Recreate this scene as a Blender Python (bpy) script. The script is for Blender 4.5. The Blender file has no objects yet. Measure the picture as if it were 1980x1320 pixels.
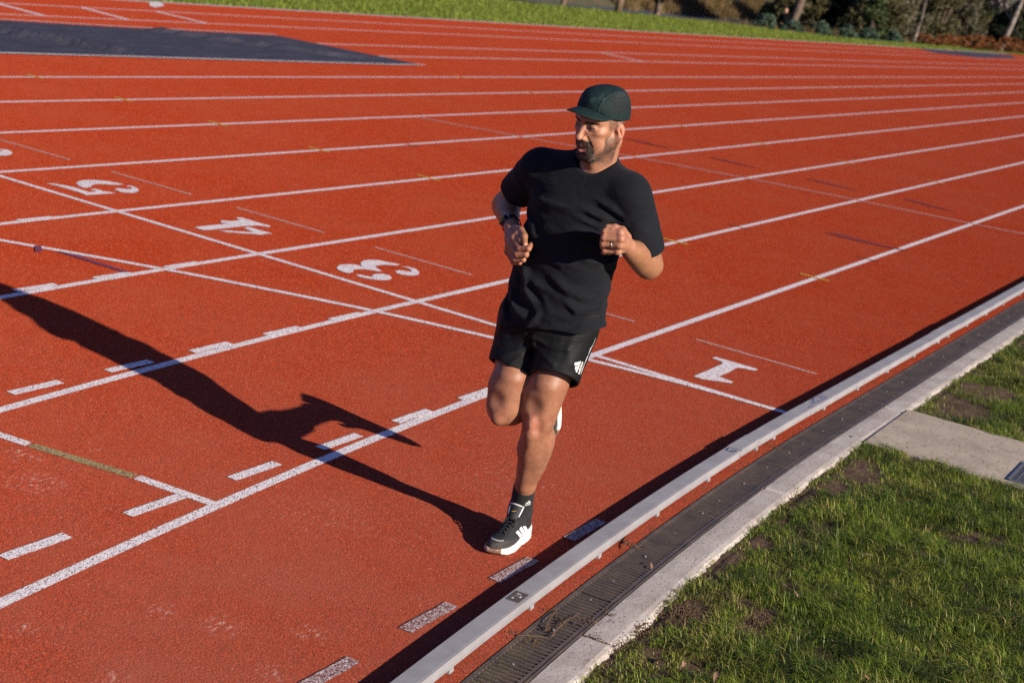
import bpy, bmesh, math, random
import numpy as np
from mathutils import Vector, Matrix, noise
from mathutils.bvhtree import BVHTree

S = bpy.context.scene
COL = S.collection
random.seed(7)
rng = np.random.default_rng(7)

# ------------------------------------------------------------------ camera
CAM_LOC = Vector((7.832, 2.302, 2.243))
YAW, PIT, ROLL = -2.66531, 0.25603, 0.16593
fw = Vector((math.cos(YAW)*math.cos(PIT), math.sin(YAW)*math.cos(PIT), -math.sin(PIT)))
rt = fw.cross(Vector((0, 0, 1))).normalized()
up = rt.cross(fw)
r2 = rt*math.cos(ROLL) + up*math.sin(ROLL)
u2 = -rt*math.sin(ROLL) + up*math.cos(ROLL)
cd = bpy.data.cameras.new('camera'); cam = bpy.data.objects.new('camera', cd); COL.objects.link(cam)
cam.matrix_world = Matrix(((r2.x, u2.x, -fw.x, CAM_LOC.x), (r2.y, u2.y, -fw.y, CAM_LOC.y), (r2.z, u2.z, -fw.z, CAM_LOC.z), (0, 0, 0, 1)))
cd.sensor_width = 36.0; cd.lens = 54.54; cd.clip_end = 2000.0; cd.clip_start = 0.05
cd.dof.use_dof = True; cd.dof.focus_distance = 5.55; cd.dof.aperture_fstop = 4.2
S.camera = cam
S.cycles.use_denoising = False

# ------------------------------------------------------------------ light
SUN_EL = math.radians(22.0); SUN_AZ = math.radians(13.5)      # azimuth from +Y towards +X
sun_dir = Vector((math.sin(SUN_AZ)*math.cos(SUN_EL), math.cos(SUN_AZ)*math.cos(SUN_EL), math.sin(SUN_EL)))
W = bpy.data.worlds.new("World"); S.world = W; W.use_nodes = True
nt = W.node_tree; bg = nt.nodes['Background']
sky = nt.nodes.new('ShaderNodeTexSky'); sky.sky_type = 'NISHITA'; sky.sun_disc = False
sky.sun_elevation = SUN_EL; sky.sun_rotation = SUN_AZ; sky.dust_density = 0.4; sky.ozone_density = 2.0
skm = nt.nodes.new('ShaderNodeMix'); skm.data_type = 'RGBA'; skm.blend_type = 'MULTIPLY'; skm.inputs[0].default_value = 1; skm.inputs[7].default_value = (.84, .84, 1.42, 1)
nt.links.new(sky.outputs[0], skm.inputs[6]); nt.links.new(skm.outputs[2], bg.inputs[0]); bg.inputs[1].default_value = 0.050
ld = bpy.data.lights.new('sun', 'SUN'); ld.energy = 4.9; ld.angle = math.radians(0.5); ld.color = (1.0, 0.89, 0.73)
lo = bpy.data.objects.new('sun', ld); COL.objects.link(lo); lo.location = (0, 0, 30)
lo.rotation_euler = sun_dir.to_track_quat('Z', 'Y').to_euler()
S.view_settings.view_transform = 'Standard'; S.view_settings.look = 'None'
S.view_settings.exposure = 0.66; S.view_settings.gamma = 1.0; S.view_settings.use_curve_mapping = False

# ------------------------------------------------------------------ material helpers
def srgb(r, g, b):
    f = lambda c: (c/255/12.92) if c/255 <= .04045 else ((c/255+.055)/1.055)**2.4
    return (f(r), f(g), f(b), 1.0)

class NT:
    def __init__(s, name):
        s.m = bpy.data.materials.new(name); s.m.use_nodes = True
        s.t = s.m.node_tree; s.b = s.t.nodes['Principled BSDF']; s.co = None
        s.out = s.t.nodes['Material Output']
    def n(s, kind, **kw):
        x = s.t.nodes.new('ShaderNode'+kind)
        for k, v in kw.items(): setattr(x, k, v)
        return x
    def l(s, a, b): s.t.links.new(a, b)
    def obj(s):
        if not s.co: s.co = s.n('TexCoord').outputs['Object']
        return s.co
    def geo(s): return s.n('NewGeometry').outputs['Position']
    def noise(s, scale, detail=4, rough=.55, vec=None, dist=0):
        x = s.n('TexNoise'); x.inputs['Scale'].default_value = scale; x.inputs['Detail'].default_value = detail
        x.inputs['Roughness'].default_value = rough; x.inputs['Distortion'].default_value = dist
        s.l(vec or s.obj(), x.inputs['Vector']); return x.outputs['Fac']
    def vor(s, scale, feature='F1', out='Distance', vec=None, rnd=1):
        x = s.n('TexVoronoi', feature=feature); x.inputs['Scale'].default_value = scale
        x.inputs['Randomness'].default_value = rnd
        s.l(vec or s.obj(), x.inputs['Vector']); return x.outputs[out]
    def mapv(s, scale=(1, 1, 1), rot=(0, 0, 0), vec=None):
        x = s.n('Mapping'); x.inputs['Scale'].default_value = scale; x.inputs['Rotation'].default_value = rot
        s.l(vec or s.obj(), x.inputs['Vector']); return x.outputs[0]
    def ramp(s, fac, stops, interp='LINEAR'):
        x = s.n('ValToRGB'); x.color_ramp.interpolation = interp
        e = x.color_ramp.elements
        while len(e) < len(stops): e.new(.5)
        for q, (p, c) in zip(e, stops):
            q.position = p; q.color = c if len(c) == 4 else (*c, 1)
        s.l(fac, x.inputs[0]); return x.outputs[0]
    def gr(s, fac, a, b, lo=0., hi=1.):
        x = s.n('MapRange', clamp=True)
        for k, v in (('From Min', a), ('From Max', b), ('To Min', lo), ('To Max', hi)): x.inputs[k].default_value = v
        s.l(fac, x.inputs[0]); return x.outputs[0]
    def mix(s, fac, a, b, mode='MIX'):
        x = s.n('Mix', data_type='RGBA', blend_type=mode)
        for sock, v in ((x.inputs[0], fac), (x.inputs[6], a), (x.inputs[7], b)):
            if isinstance(v, (int, float)): sock.default_value = v
            elif isinstance(v, tuple): sock.default_value = v if len(v) == 4 else (*v, 1)
            else: s.l(v, sock)
        return x.outputs[2]
    def math(s, op, a, b=0.):
        x = s.n('Math', operation=op)
        for sock, v in ((x.inputs[0], a), (x.inputs[1], b)):
            if isinstance(v, (int, float)): sock.default_value = v
            else: s.l(v, sock)
        return x.outputs[0]
    def bump(s, h, strength, dist, normal=None):
        x = s.n('Bump'); x.inputs['Strength'].default_value = strength; x.inputs['Distance'].default_value = dist
        s.l(h, x.inputs['Height'])
        if normal: s.l(normal, x.inputs['Normal'])
        return x.outputs[0]
    def attr(s, name='Col'):
        x = s.n('Attribute'); x.attribute_name = name; return x.outputs['Color']
    def fin(s, color=None, rough=.6, normal=None, **kw):
        if color is not None:
            if isinstance(color, tuple): s.b.inputs['Base Color'].default_value = color if len(color) == 4 else (*color, 1)
            else: s.l(color, s.b.inputs['Base Color'])
        if isinstance(rough, (int, float)): s.b.inputs['Roughness'].default_value = rough
        else: s.l(rough, s.b.inputs['Roughness'])
        if normal is not None: s.l(normal, s.b.inputs['Normal'])
        for k, v in kw.items(): s.b.inputs[k.replace('_', ' ')].default_value = v
        return s.m

M = {}
# --- rubber track surface -------------------------------------------------
def track_nodes(t):
    co = t.obj()
    cell = t.n('TexVoronoi', feature='F1'); cell.inputs['Scale'].default_value = 200; t.l(co, cell.inputs['Vector'])
    sep = t.n('SeparateColor'); t.l(cell.outputs['Color'], sep.inputs[0])
    fine = t.noise(95, 3, .75); coarse = t.noise(48, 3, .7)
    big = t.noise(.8, 6, .68); mid = t.noise(6, 4, .6)
    base = t.ramp(sep.outputs[0], [(0, (.035, .005, .003)), (.14, (.12, .012, .005)), (.42, (.285, .0245, .0035)), (.80, (.405, .040, .0065)), (.965, (.40, .085, .035)), (1, (.46, .24, .18))])
    base = t.mix(t.gr(fine, .50, .66, 0, .75), base, (.12, .013, .005, 1)); base = t.mix(t.gr(fine, .46, .32, 0, .55), base, (.44, .078, .028, 1)); base = t.mix(t.gr(coarse, .5, .68, 0, .5), base, (.15, .016, .007, 1))
    base = t.mix(t.gr(big, .40, .64, 0, .40), base, (.26, .052, .024, 1))
    base = t.mix(t.gr(mid, .45, .75, 0, .16), base, (.30, .075, .038, 1))
    # wear: the inside lanes near the bend are paler and dustier
    g = t.n('SeparateXYZ'); t.l(co, g.inputs[0])
    w1 = t.math('MULTIPLY', t.gr(g.outputs[0], -3.5, 4.5), t.gr(g.outputs[1], -4.2, -.4))
    w1 = t.math('MULTIPLY', w1, t.gr(t.noise(2.3, 5, .65), .2, .75, .25, 1))
    base = t.mix(t.math('MULTIPLY', w1, .72), base, (.25, .076, .052, 1))
    speck = t.noise(95, 2, .5)
    base = t.mix(t.math('MULTIPLY', t.gr(speck, .66, .78, 0, .5), t.gr(w1, 0, .6, .15, 1)), base, (.42, .24, .20, 1))
    return base, cell.outputs['Distance'], sep.outputs[1], fine
def track_bump(t, dist, rnd, fine, k=1.0):
    h = t.math('ADD', t.math('MULTIPLY', t.math('SUBTRACT', 1, dist), .7), t.math('MULTIPLY', rnd, .8))
    h = t.math('ADD', h, t.math('MULTIPLY', fine, 1.6))
    return t.bump(h, .9*k, .0024)
t = NT('track_rubber'); c_, d_, r_, f_ = track_nodes(t)
# chalky scuffs at a few spots
geo = t.obj(); tot = None
for (x, y, r) in [(3.66, -1.87, .10), (3.82, -1.63, .14), (4.25, -.61, .07), (4.2, -.42, .09), (4.02, -.21, .07), (3.40, -1.75, .06), (4.33, -.13, .07), (4.66, -.8, .06), (4.7, -.41, .07), (3.2, -.75, .3), (2.2, -.45, .35)]:
    v = t.n('VectorMath', operation='DISTANCE'); t.l(geo, v.inputs[0]); v.inputs[1].default_value = (x, y, 0)
    q = t.gr(v.outputs['Value'], r, r*.3, 0, .28 if r > .2 else 1); tot = q if tot is None else t.math('MAXIMUM', tot, q)
scm = t.gr(t.noise(26, 5, .7, vec=t.mapv((1, 2.2, 1), (0, 0, .5))), .54, .66)
c_ = t.mix(t.math('MULTIPLY', t.math('MULTIPLY', tot, scm), .75), c_, (.50, .34, .32, 1))
M['track'] = t.fin(c_, .9, track_bump(t, d_, r_, f_), Specular_IOR_Level=.02, Diffuse_Roughness=.9)

def paint(name, rgb, wear=.5, worn=0.0):
    t = NT(name); c, d, r, f = track_nodes(t)
    pit = t.math('ADD', t.math('MULTIPLY', t.noise(150, 3, .75), .75), t.math('MULTIPLY', r, .28))
    m = t.gr(pit, .60 - .10*wear, .68 - .06*wear)
    big = t.gr(t.noise(9, 4, .6), .35, .7, 0, .25*wear)
    m = t.math('MAXIMUM', m, t.math('MULTIPLY', big, t.gr(t.noise(300, 2, .5), .45, .6)))
    if worn: m = t.math('MAXIMUM', m, t.gr(t.noise(120, 3, .7), .62-worn, .72-worn))
    colr = t.mix(t.gr(t.noise(20, 3), .3, .7, 0, .35), rgb, tuple(x*.8 for x in rgb[:3])+(1,))
    dark = t.mix(.45, c, (.05, .02, .015, 1))
    col = t.mix(m, colr, dark)
    return t.fin(col, .7, track_bump(t, d, r, f, .8), Specular_IOR_Level=.3)
M['white'] = paint('white_line_paint', (.84, .79, .78, 1), .40)
M['white_far'] = paint('thin_line_paint', (.66, .40, .34, 1), .7)
M['white_worn'] = paint('worn_dash_paint', (.58, .50, .49, 1), 1.3, .12)
M['yellow'] = paint('yellow_tick_paint', (.78, .42, .02, 1), .0)
M['gold'] = paint('gold_line_paint', (.38, .31, .13, 1), .9)
M['blue'] = paint('faded_blue_paint', (.255, .027, .014, 1), 1.0)
M['blue_near'] = paint('blue_line_paint', (.19, .05, .12, 1), .9)

# --- other surfaces
t = NT('brushed_aluminium')
s1 = t.noise(60, 4, .6, vec=t.mapv((.15, 1, 1))); s2 = t.noise(7, 5, .6)
c = t.mix(t.gr(s2, .35, .7), (.30, .29, .30, 1), (.23, .22, .23, 1))
c = t.mix(t.gr(t.noise(90, 3, .7), .62, .72, 0, .5), c, (.20, .17, .15, 1))
M['alu'] = t.fin(c, t.gr(s1, .3, .7, .55, .75), t.bump(s1, .15, .001), Metallic=.0, Specular_IOR_Level=.2)
t = NT('label_plate'); M['label_dark'] = t.fin(t.mix(t.gr(t.noise(150, 3), .4, .7), (.06, .052, .04, 1), (.11, .095, .07, 1)), .45)
t = NT('label_print'); M['label_light'] = t.fin((.62, .60, .56), .5)
t = NT('label_blue'); M['label_blue'] = t.fin((.03, .05, .12), .5)
t = NT('drain_plastic')
n1 = t.noise(8, 5, .65); n2 = t.noise(120, 3, .6)
c = t.mix(t.gr(n1, .3, .72), (.045, .039, .038, 1), (.12, .088, .066, 1))
c = t.mix(t.gr(n2, .54, .68, 0, .6), c, (.19, .11, .075, 1))
M['drain'] = t.fin(c, .6, t.bump(n2, .3, .001))
t = NT('drain_dark'); M['drain_dark'] = t.fin((.012, .010, .010), .9)
t = NT('screw_metal'); M['screw'] = t.fin((.25, .24, .23), .55)
t = NT('concrete')
n1 = t.noise(5, 6, .65); n2 = t.noise(70, 4, .7); n3 = t.noise(62, 3, .6, vec=t.mapv((1, 1.8, 1), (0, 0, .4)))
c = t.mix(t.gr(n1, .3, .75), (.50, .455, .41, 1), (.31, .26, .22, 1))
c = t.mix(t.gr(n3, .59, .68, 0, .8), c, (.075, .045, .03, 1))
c = t.mix(t.gr(n2, .6, .8, 0, .5), c, (.16, .12, .10, 1))
M['concrete'] = t.fin(c, .9, t.bump(t.math('ADD', n2, n1), .55, .004), Specular_IOR_Level=.2)
t = NT('slab_concrete')
n1 = t.noise(4, 7, .7); n2 = t.noise(60, 4, .7)
c = t.mix(t.gr(n1, .3, .7), (.48, .40, .31, 1), (.27, .22, .165, 1))
c = t.mix(t.gr(t.noise(25, 3, .6, vec=t.mapv((1, 2, 1))), .60, .68, 0, .7), c, (.10, .065, .04, 1))
M['slab'] = t.fin(c, .9, t.bump(n2, .5, .003), Specular_IOR_Level=.2)
t = NT('soil')
n1 = t.noise(14, 6, .7); n2 = t.noise(90, 4, .7)
c = t.mix(t.gr(n1, .3, .7), (.165, .105, .070, 1), (.075, .046, .030, 1))
M['soil'] = t.fin(c, .95, t.bump(t.math('ADD', n1, n2), 1, .012), Specular_IOR_Level=.1)
t = NT('meadow_ground')
n1 = t.noise(.35, 5, .6); n2 = t.noise(14, 4, .7); n3 = t.noise(60, 3, .7)
c = t.mix(t.gr(n1, .35, .65), (.145, .19, .024, 1), (.20, .22, .032, 1))
c = t.mix(t.gr(n2, .45, .75, 0, .6), c, (.06, .09, .015, 1))
M['meadow'] = t.fin(c, .9, t.bump(t.math('ADD', n2, n3), 1, .05), Specular_IOR_Level=.1)
t = NT('ground_cover')
c = t.mix(t.gr(t.noise(.5, 5, .6), .35, .65), (.035, .045, .014, 1), (.085, .062, .03, 1))
M['wild'] = t.fin(c, .95, t.bump(t.noise(6, 4), 1, .1))
t = NT('lake_water'); M['water'] = t.fin((.07, .10, .15), .2, t.bump(t.noise(1.5, 4, .6, vec=t.mapv((1, .4, 1))), 1, .25), Specular_IOR_Level=1.)
t = NT('tarp')
n1 = t.noise(3, 5, .7, vec=t.mapv((.5, 1.5, 1))); n2 = t.noise(9, 6, .75, vec=t.mapv((1, 3, 1), (0, 0, .2)))
c = t.mix(t.gr(n1, .35, .7), (.014, .014, .026, 1), (.040, .038, .056, 1))
c = t.mix(t.gr(n2, .60, .68, 0, .40), c, (.30, .29, .30, 1))
M['tarp'] = t.fin(c, .75, t.bump(n1, .8, .05))

def leafmat(name, c1, c2, tr=.25, rough=.6, patch=0):
    t = NT(name)
    oi = t.n('NewGeometry'); rnd = t.gr(oi.outputs['Random Per Island'], 0, 1)
    c = t.mix(rnd, c1, c2)
    c = t.mix(t.gr(t.noise(2.2, 3), .35, .65, 0, .5), c, tuple(x*.55 for x in c1[:3])+(1,))
    if patch:
        c = t.mix(t.gr(t.noise(patch, 4, .6), .46, .68, 0, .75), c, (.030, .055, .010, 1)); c = t.mix(t.gr(t.noise(patch*.6, 4, .6, vec=t.mapv((1, 1, 1), (1, 2, 0))), .52, .72, 0, .7), c, (.25, .27, .035, 1))
    t.fin(c, rough, Specular_IOR_Level=.3)
    tl = t.n('BsdfTranslucent'); t.l(c, tl.inputs[0])
    mx = t.n('MixShader'); mx.inputs[0].default_value = tr
    t.l(t.b.outputs[0], mx.inputs[1]); t.l(tl.outputs[0], mx.inputs[2]); t.l(mx.outputs[0], t.out.inputs[0])
    return t.m
M['blade'] = leafmat('grass_blade', (.040, .100, .012, 1), (.34, .42, .040, 1), .42, .42, 5.)
M['straw'] = leafmat('straw_blade', (.34, .30, .07, 1), (.50, .40, .14, 1), .35)
M['blade_far'] = leafmat('verge_blade', (.15, .22, .022, 1), (.26, .29, .04, 1), .3)
M['leaf_olive'] = leafmat('leaf_olive', (.070, .068, .024, 1), (.135, .115, .050, 1))
M['leaf_dark'] = leafmat('leaf_dark', (.016, .024, .009, 1), (.045, .050, .018, 1))
M['leaf_grey'] = leafmat('leaf_greygreen', (.085, .085, .048, 1), (.17, .145, .085, 1))
M['leaf_green'] = leafmat('leaf_green', (.035, .065, .018, 1), (.085, .11, .03, 1))
M['leaf_teal'] = leafmat('leaf_bluegreen', (.050, .095, .065, 1), (.10, .15, .09, 1))
M['leaf_orange'] = leafmat('leaf_rust', (.16, .055, .018, 1), (.28, .11, .025, 1))
M['reed'] = leafmat('reed_blade', (.13, .085, .035, 1), (.25, .17, .065, 1))
t = NT('bark_dark'); M['bark'] = t.fin(t.mix(t.gr(t.noise(9, 4, vec=t.mapv((1, 1, .3))), .35, .65), (.085, .055, .04, 1), (.17, .12, .09, 1)), .9)
t = NT('bark_pale'); M['bark_pale'] = t.fin(t.mix(t.gr(t.noise(5, 4, vec=t.mapv((1, 1, .5))), .38, .6), (.27, .23, .20, 1), (.11, .08, .065, 1)), .8)
t = NT('bark_tan'); M['bark_tan'] = t.fin(t.mix(t.gr(t.noise(9, 4, vec=t.mapv((1, 1, .3))), .35, .65), (.24, .155, .10, 1), (.13, .085, .06, 1)), .9)
t = NT('dry_leaf'); M['dry'] = t.fin(t.mix(t.noise(40), (.22, .11, .055, 1), (.34, .22, .13, 1)), .8)
t = NT('dark_grate'); M['grate'] = t.fin((.16, .17, .19), .5, Metallic=.5)

# ------------------------------------------------------------------ object helpers
def mesh(name, V, F, mat=None, parent=None, smooth=False, mats=None, midx=None):
    me = bpy.data.meshes.new(name)
    V = np.asarray(V, np.float32).reshape(-1, 3)
    if isinstance(F, np.ndarray):
        n, k = F.shape
        me.vertices.add(len(V)); me.vertices.foreach_set('co', V.ravel())
        me.loops.add(n*k); me.loops.foreach_set('vertex_index', F.astype(np.int32).ravel())
        me.polygons.add(n); me.polygons.foreach_set('loop_start', np.arange(0, n*k, k, dtype=np.int32))
        me.polygons.foreach_set('loop_total', np.full(n, k, np.int32))
        me.update(calc_edges=True); me.validate()
    else:
        me.from_pydata([tuple(v) for v in V.tolist()], [], F)
    if smooth: me.polygons.foreach_set('use_smooth', np.ones(len(me.polygons), bool))
    for m_ in (mats or ([mat] if mat else [])): me.materials.append(M[m_] if isinstance(m_, str) else m_)
    if midx is not None: me.polygons.foreach_set('material_index', np.asarray(midx, np.int32))
    o = bpy.data.objects.new(name, me); COL.objects.link(o)
    if parent: o.parent = parent
    return o
def tag(o, label, cat, group=None, kind=None):
    if label: o['label'] = label
    if cat: o['category'] = cat
    if group: o['group'] = group
    if kind: o['kind'] = kind
    return o
def structure(o, label=None):
    o['kind'] = 'structure'
    if label: o['label'] = label
    return o
def empty(name, loc=(0, 0, 0)):
    o = bpy.data.objects.new(name, None); o.location = loc; o.empty_display_size = .1; COL.objects.link(o); return o
def child(o, par):
    """parent o to par keeping o's world-space mesh coordinates"""
    o.parent = par; o.matrix_parent_inverse = Matrix.Translation(-Vector(par.location)); return o
class B:
    def __init__(s): s.v = []; s.f = []
    def add(s, V, F):
        k = len(s.v); s.v += [tuple(v) for v in V]; s.f += [tuple(i+k for i in f) for f in F]
    def box(s, c, ax, ay, az, sx, sy, sz):
        c = Vector(c); ax, ay, az = Vector(ax)*sx/2, Vector(ay)*sy/2, Vector(az)*sz/2
        V = [c + i*ax + j*ay + k*az for k in (-1, 1) for j in (-1, 1) for i in (-1, 1)]
        s.add(V, [(0, 2, 3, 1), (4, 5, 7, 6), (0, 1, 5, 4), (2, 6, 7, 3), (0, 4, 6, 2), (1, 3, 7, 5)])
    def tube(s, pts, rad, n=8, cap=True):
        pts = [Vector(p) for p in pts]; rings = []
        up0 = Vector((0, 0, 1))
        for i, p in enumerate(pts):
            d = (pts[min(i+1, len(pts)-1)] - pts[max(i-1, 0)]).normalized()
            a = d.cross(up0)
            if a.length < .1: a = d.cross(Vector((1, 0, 0)))
            a.normalize(); b = d.cross(a)
            r = rad[i] if isinstance(rad, (list, tuple)) else rad
            rings.append([p + (a*math.cos(2*math.pi*j/n) + b*math.sin(2*math.pi*j/n))*r for j in range(n)])
        V = [v for R in rings for v in R]
        F = [(i*n+j, i*n+(j+1) % n, (i+1)*n+(j+1) % n, (i+1)*n+j) for i in range(len(pts)-1) for j in range(n)]
        if cap: F += [tuple(range(n))[::-1], tuple((len(pts)-1)*n+j for j in range(n))]
        s.add(V, F)
    def build(s, name, mat, parent=None, smooth=False): return mesh(name, s.v, s.f, mat, parent, smooth)

# ------------------------------------------------------------------ the track
R0 = 44.83                                   # radius of the kerb line
XE = -84.4                                   # far end of the straight
def curve_pt(s_, o, z=0.):
    """s_: arc coordinate (x on the straight, arc length past the finish line), o: offset outward"""
    if s_ > 0:
        a = s_/R0; return ((R0+o)*math.sin(a), R0-(R0+o)*math.cos(a), z)
    if s_ < XE:
        a = (s_-XE)/R0; return (XE+(R0+o)*math.sin(a), R0-(R0+o)*math.cos(a), z)
    return (s_, -o, z)
def strip(name, s0, s1, o0, o1, z, mat, parent=None, step=.5, rag=0., thick=0):
    n = max(1, int(abs(s1-s0)/step)); V = []; F = []
    for i in range(n+1):
        s_ = s0+(s1-s0)*i/n
        e0 = random.uniform(-rag, rag); e1 = random.uniform(-rag, rag)
        V += [curve_pt(s_, o0+e0, z), curve_pt(s_, o1+e1, z)]
        if i: k = 2*i; F.append((k-2, k, k+1, k-1))
    return mesh(name, V, F, mat, parent)

def ss(x, a, b):
    t = np.clip((x-a)/(b-a), 0, 1); return t*t*(3-2*t)
def lawn_edge(x): return np.interp(x, [-120, -90, -69, -60, -54, -50, -44, -38, -20], [-18.3, -18.3, -18.7, -19.0, -20.4, -21.6, -22.3, -23.1, -23.6])
def terrain(x, y):
    e = lawn_edge(x); t_ = e-y
    east = ss(x, -60, -56)
    z = -.012 - ss(t_, -.3, 2.6)*.93 - ss(t_, .8, 2.6)*.8*east - ss(-y, 33, 35.5)*.8*(1-east)*ss(x, -108, -100)
    z = z + ss(-y, 37.5, 44)*2.2*(.35+.65*ss(x, -140, -80)) + ss(-y, 44, 90)*6
    return z
# ground sheet
xs = np.concatenate([np.linspace(-420, -160, 14), np.linspace(-150, -30, 121), np.linspace(-25, 20, 10), np.linspace(40, 300, 8)])
ys = np.concatenate([np.linspace(-400, -100, 10), np.linspace(-90, -45, 24), np.linspace(-44, -16.9, 80), np.array([-10, -.5, 3]), np.linspace(20, 300, 8)])
GX, GY = np.meshgrid(xs, ys, indexing='ij'); GZ = terrain(GX, GY)
GZ[(GY > -15) | (GX > 25)] = -.03
nx, ny = GX.shape; idx = np.arange(nx*ny).reshape(nx, ny)
F = np.stack([idx[:-1, :-1], idx[1:, :-1], idx[1:, 1:], idx[:-1, 1:]], -1).reshape(-1, 4)
g = mesh('ground', np.stack([GX, GY, GZ], -1).reshape(-1, 3), F, mats=['meadow', 'wild'], smooth=True)
cxm = (GX[:-1, :-1]+GX[1:, 1:])/2; cym = (GY[:-1, :-1]+GY[1:, 1:])/2
g.data.polygons.foreach_set('material_index', ((cym < lawn_edge(cxm)-.9)).astype(np.int32).ravel())
structure(g, 'sunlit green grass verge beyond the track, falling away to scrub')
structure(mesh('lake_water', [(-112, -60, -1.3), (60, -60, -1.3), (60, -24.5, -1.3), (-112, -24.5, -1.3)], [(0, 1, 2, 3)], 'water'), 'blue grey lake water behind the grass verge')

# rubber sheet: straight + bends + chute
V = []; F = []
ss_ = list(np.linspace(-170, -86, 22)) + list(np.linspace(XE, 0, 40)) + list(np.linspace(.4, 9, 24))
for i, s_ in enumerate(ss_):
    a = curve_pt(s_, -.137); bpt = curve_pt(s_, 16.95) if s_ < 0 else (a[0], -16.95, 0)
    for k in range(9):
        f = (k/8)**1.0; V.append((a[0]*(1-f)+bpt[0]*f, a[1]*(1-f)+bpt[1]*f, 0))
    if i:
        for k in range(8):
            q = i*9+k; F.append((q-9, q, q+1, q-8))
track = structure(mesh('running_track', V, F, 'track'), 'red rubber running track with white lane lines')
LW = .05
def oline(k): return 1.22*k-.014
for k in range(1, 9):
    strip('lane_line', -170 if k > 5 else -84, 9, oline(k)-LW/2, oline(k)+LW/2, .0012, 'white', track, .35, .0011)
# chute lines (the extra sprint lanes)
for y, x1 in ((-11.52, -12.6), (-12.62, -12.5), (-14.42, 4), (-15.62, 4), (-16.88, 4)):
    V = [(-84, y-.025, .0012), (x1, y-.025, .0012), (x1, y+.025, .0012), (-84, y+.025, .0012)]
    mesh('sprint_lane_line', V, [(0, 1, 2, 3)], 'white', track)
mesh('edge_line', [(-84, -16.99, .005), (6, -16.99, .005), (6, -16.93, .005), (-84, -16.93, .005)], [(0, 1, 2, 3)], 'white', track)
def quad_line(name, p, q, w, mat, z=.0024):
    p = Vector((*p, 0)); q = Vector((*q, 0)); d = (q-p).normalized(); n = Vector((-d.y, d.x, 0))*w/2
    m = max(1, int((q-p).length/.15)); V = []; F = []
    for i in range(m+1):
        c = p+(q-p)*i/m; e = random.uniform(-.0009, .0009)
        V += [c+n*(1+e*20)+Vector((0, 0, z)), c-n*(1+e*20)+Vector((0, 0, z))]
        if i: k = 2*i; F.append((k-2, k-1, k+1, k))
    return mesh(name, V, F, mat, track)
for a, b_ in (((-10.5, -15.62), (-10.3, -14.42)), ((-12.2, -15.62), (-12.1, -14.42)), ((-8.75, -15.6), (-8.6, -14.45)), ((-22.93, -12.62), (-22.82, -11.52))):
    quad_line('start_line', a, b_, .11, 'white')
quad_line('finish_line', (0, .01), (0, -9.74), .05, 'white', .0022)
# curved start line just past the finish line
cs = [(.000, -.05), (.012, -.35), (.042, -.675), (.12, -1.139), (.258, -1.707), (.447, -2.411), (.66, -3.02), (.897, -3.624), (1.324, -4.535), (1.72, -5.3), (2.2, -6.1), (2.9, -7.15), (3.6, -8.1), (4.3, -8.98), (4.9, -9.6)]
V = []; F = []
for i in range(len(cs)*6-5):
    t_ = i/6; k = min(int(t_), len(cs)-2); f = t_-k
    p0, p1, p2, p3 = [Vector((*cs[max(0, min(len(cs)-1, k+j))], 0)) for j in (-1, 0, 1, 2)]
    c = .5*((2*p1)+(-p0+p2)*f+(2*p0-5*p1+4*p2-p3)*f*f+(-p0+3*p1-3*p2+p3)*f**3)
    d = ((-p0+p2)+2*(2*p0-5*p1+4*p2-p3)*f+3*(-p0+3*p1-3*p2+p3)*f*f).normalized(); n = Vector((-d.y, d.x, 0))*.026
    V += [c+n+Vector((0, 0, .0032)), c-n+Vector((0, 0, .0032))]
    if i: q = 2*i; F.append((q-2, q-1, q+1, q))
mesh('curved_start_line', V, F, 'white', track)
cl = [(-9.43, -.02), (-9.35, -.674), (-9.2, -1.243), (-8.98, -2.434), (-8.70, -3.578), (-8.31, -4.801), (-7.83, -5.95), (-7.41, -7.2)]
for a, b_ in zip(cl[:-1], cl[1:]): quad_line('break_line', a, b_, .05, 'white_far', .0042)
# thin lines in front of the lane numbers
for k in range(8):
    quad_line('number_line', (-1.0, -(1.22*k+.20)), (-1.0, -(1.22*k+.99)), .028, 'white_far')
# gold and white relay line in lane 2
quad_line('relay_line', (3.615, -2.42), (3.563, -1.94), .05, 'white'); quad_line('relay_line', (3.560, -1.93), (3.482, -1.46), .05, 'gold'); quad_line('relay_line', (3.479, -1.45), (3.445, -1.05), .05, 'white')
# dashes that run straight on where the lanes bend
def ddash(y, x0, x1, mat, z=.0038):
    V = []; F = []; m = 8
    for i in range(m+1):
        x = x0+(x1-x0)*i/m; e = random.uniform(-.0015, .0015)
        V += [(x, y-.026+e, z), (x, y+.026+e, z)]
        if i: q = 2*i; F.append((q-2, q, q+1, q-1))
    mesh('dashed_line', V, F, mat, track)
DX = [(.60, .94), (1.28, 1.66), (1.97, 2.36), (2.68, 3.05), (3.34, 3.66), (4.0, 4.45)]
DASH = [(.57+.584*i, .86+.584*i) for i in range(7)]
for k in range(5):
    for i, (x0, x1) in enumerate(DASH):
        if k == 0 and i < 3: continue
        ddash(-(1.22*k-.004 if k else -.0), x0, x1, 'white_worn' if k == 0 else 'white')
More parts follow.
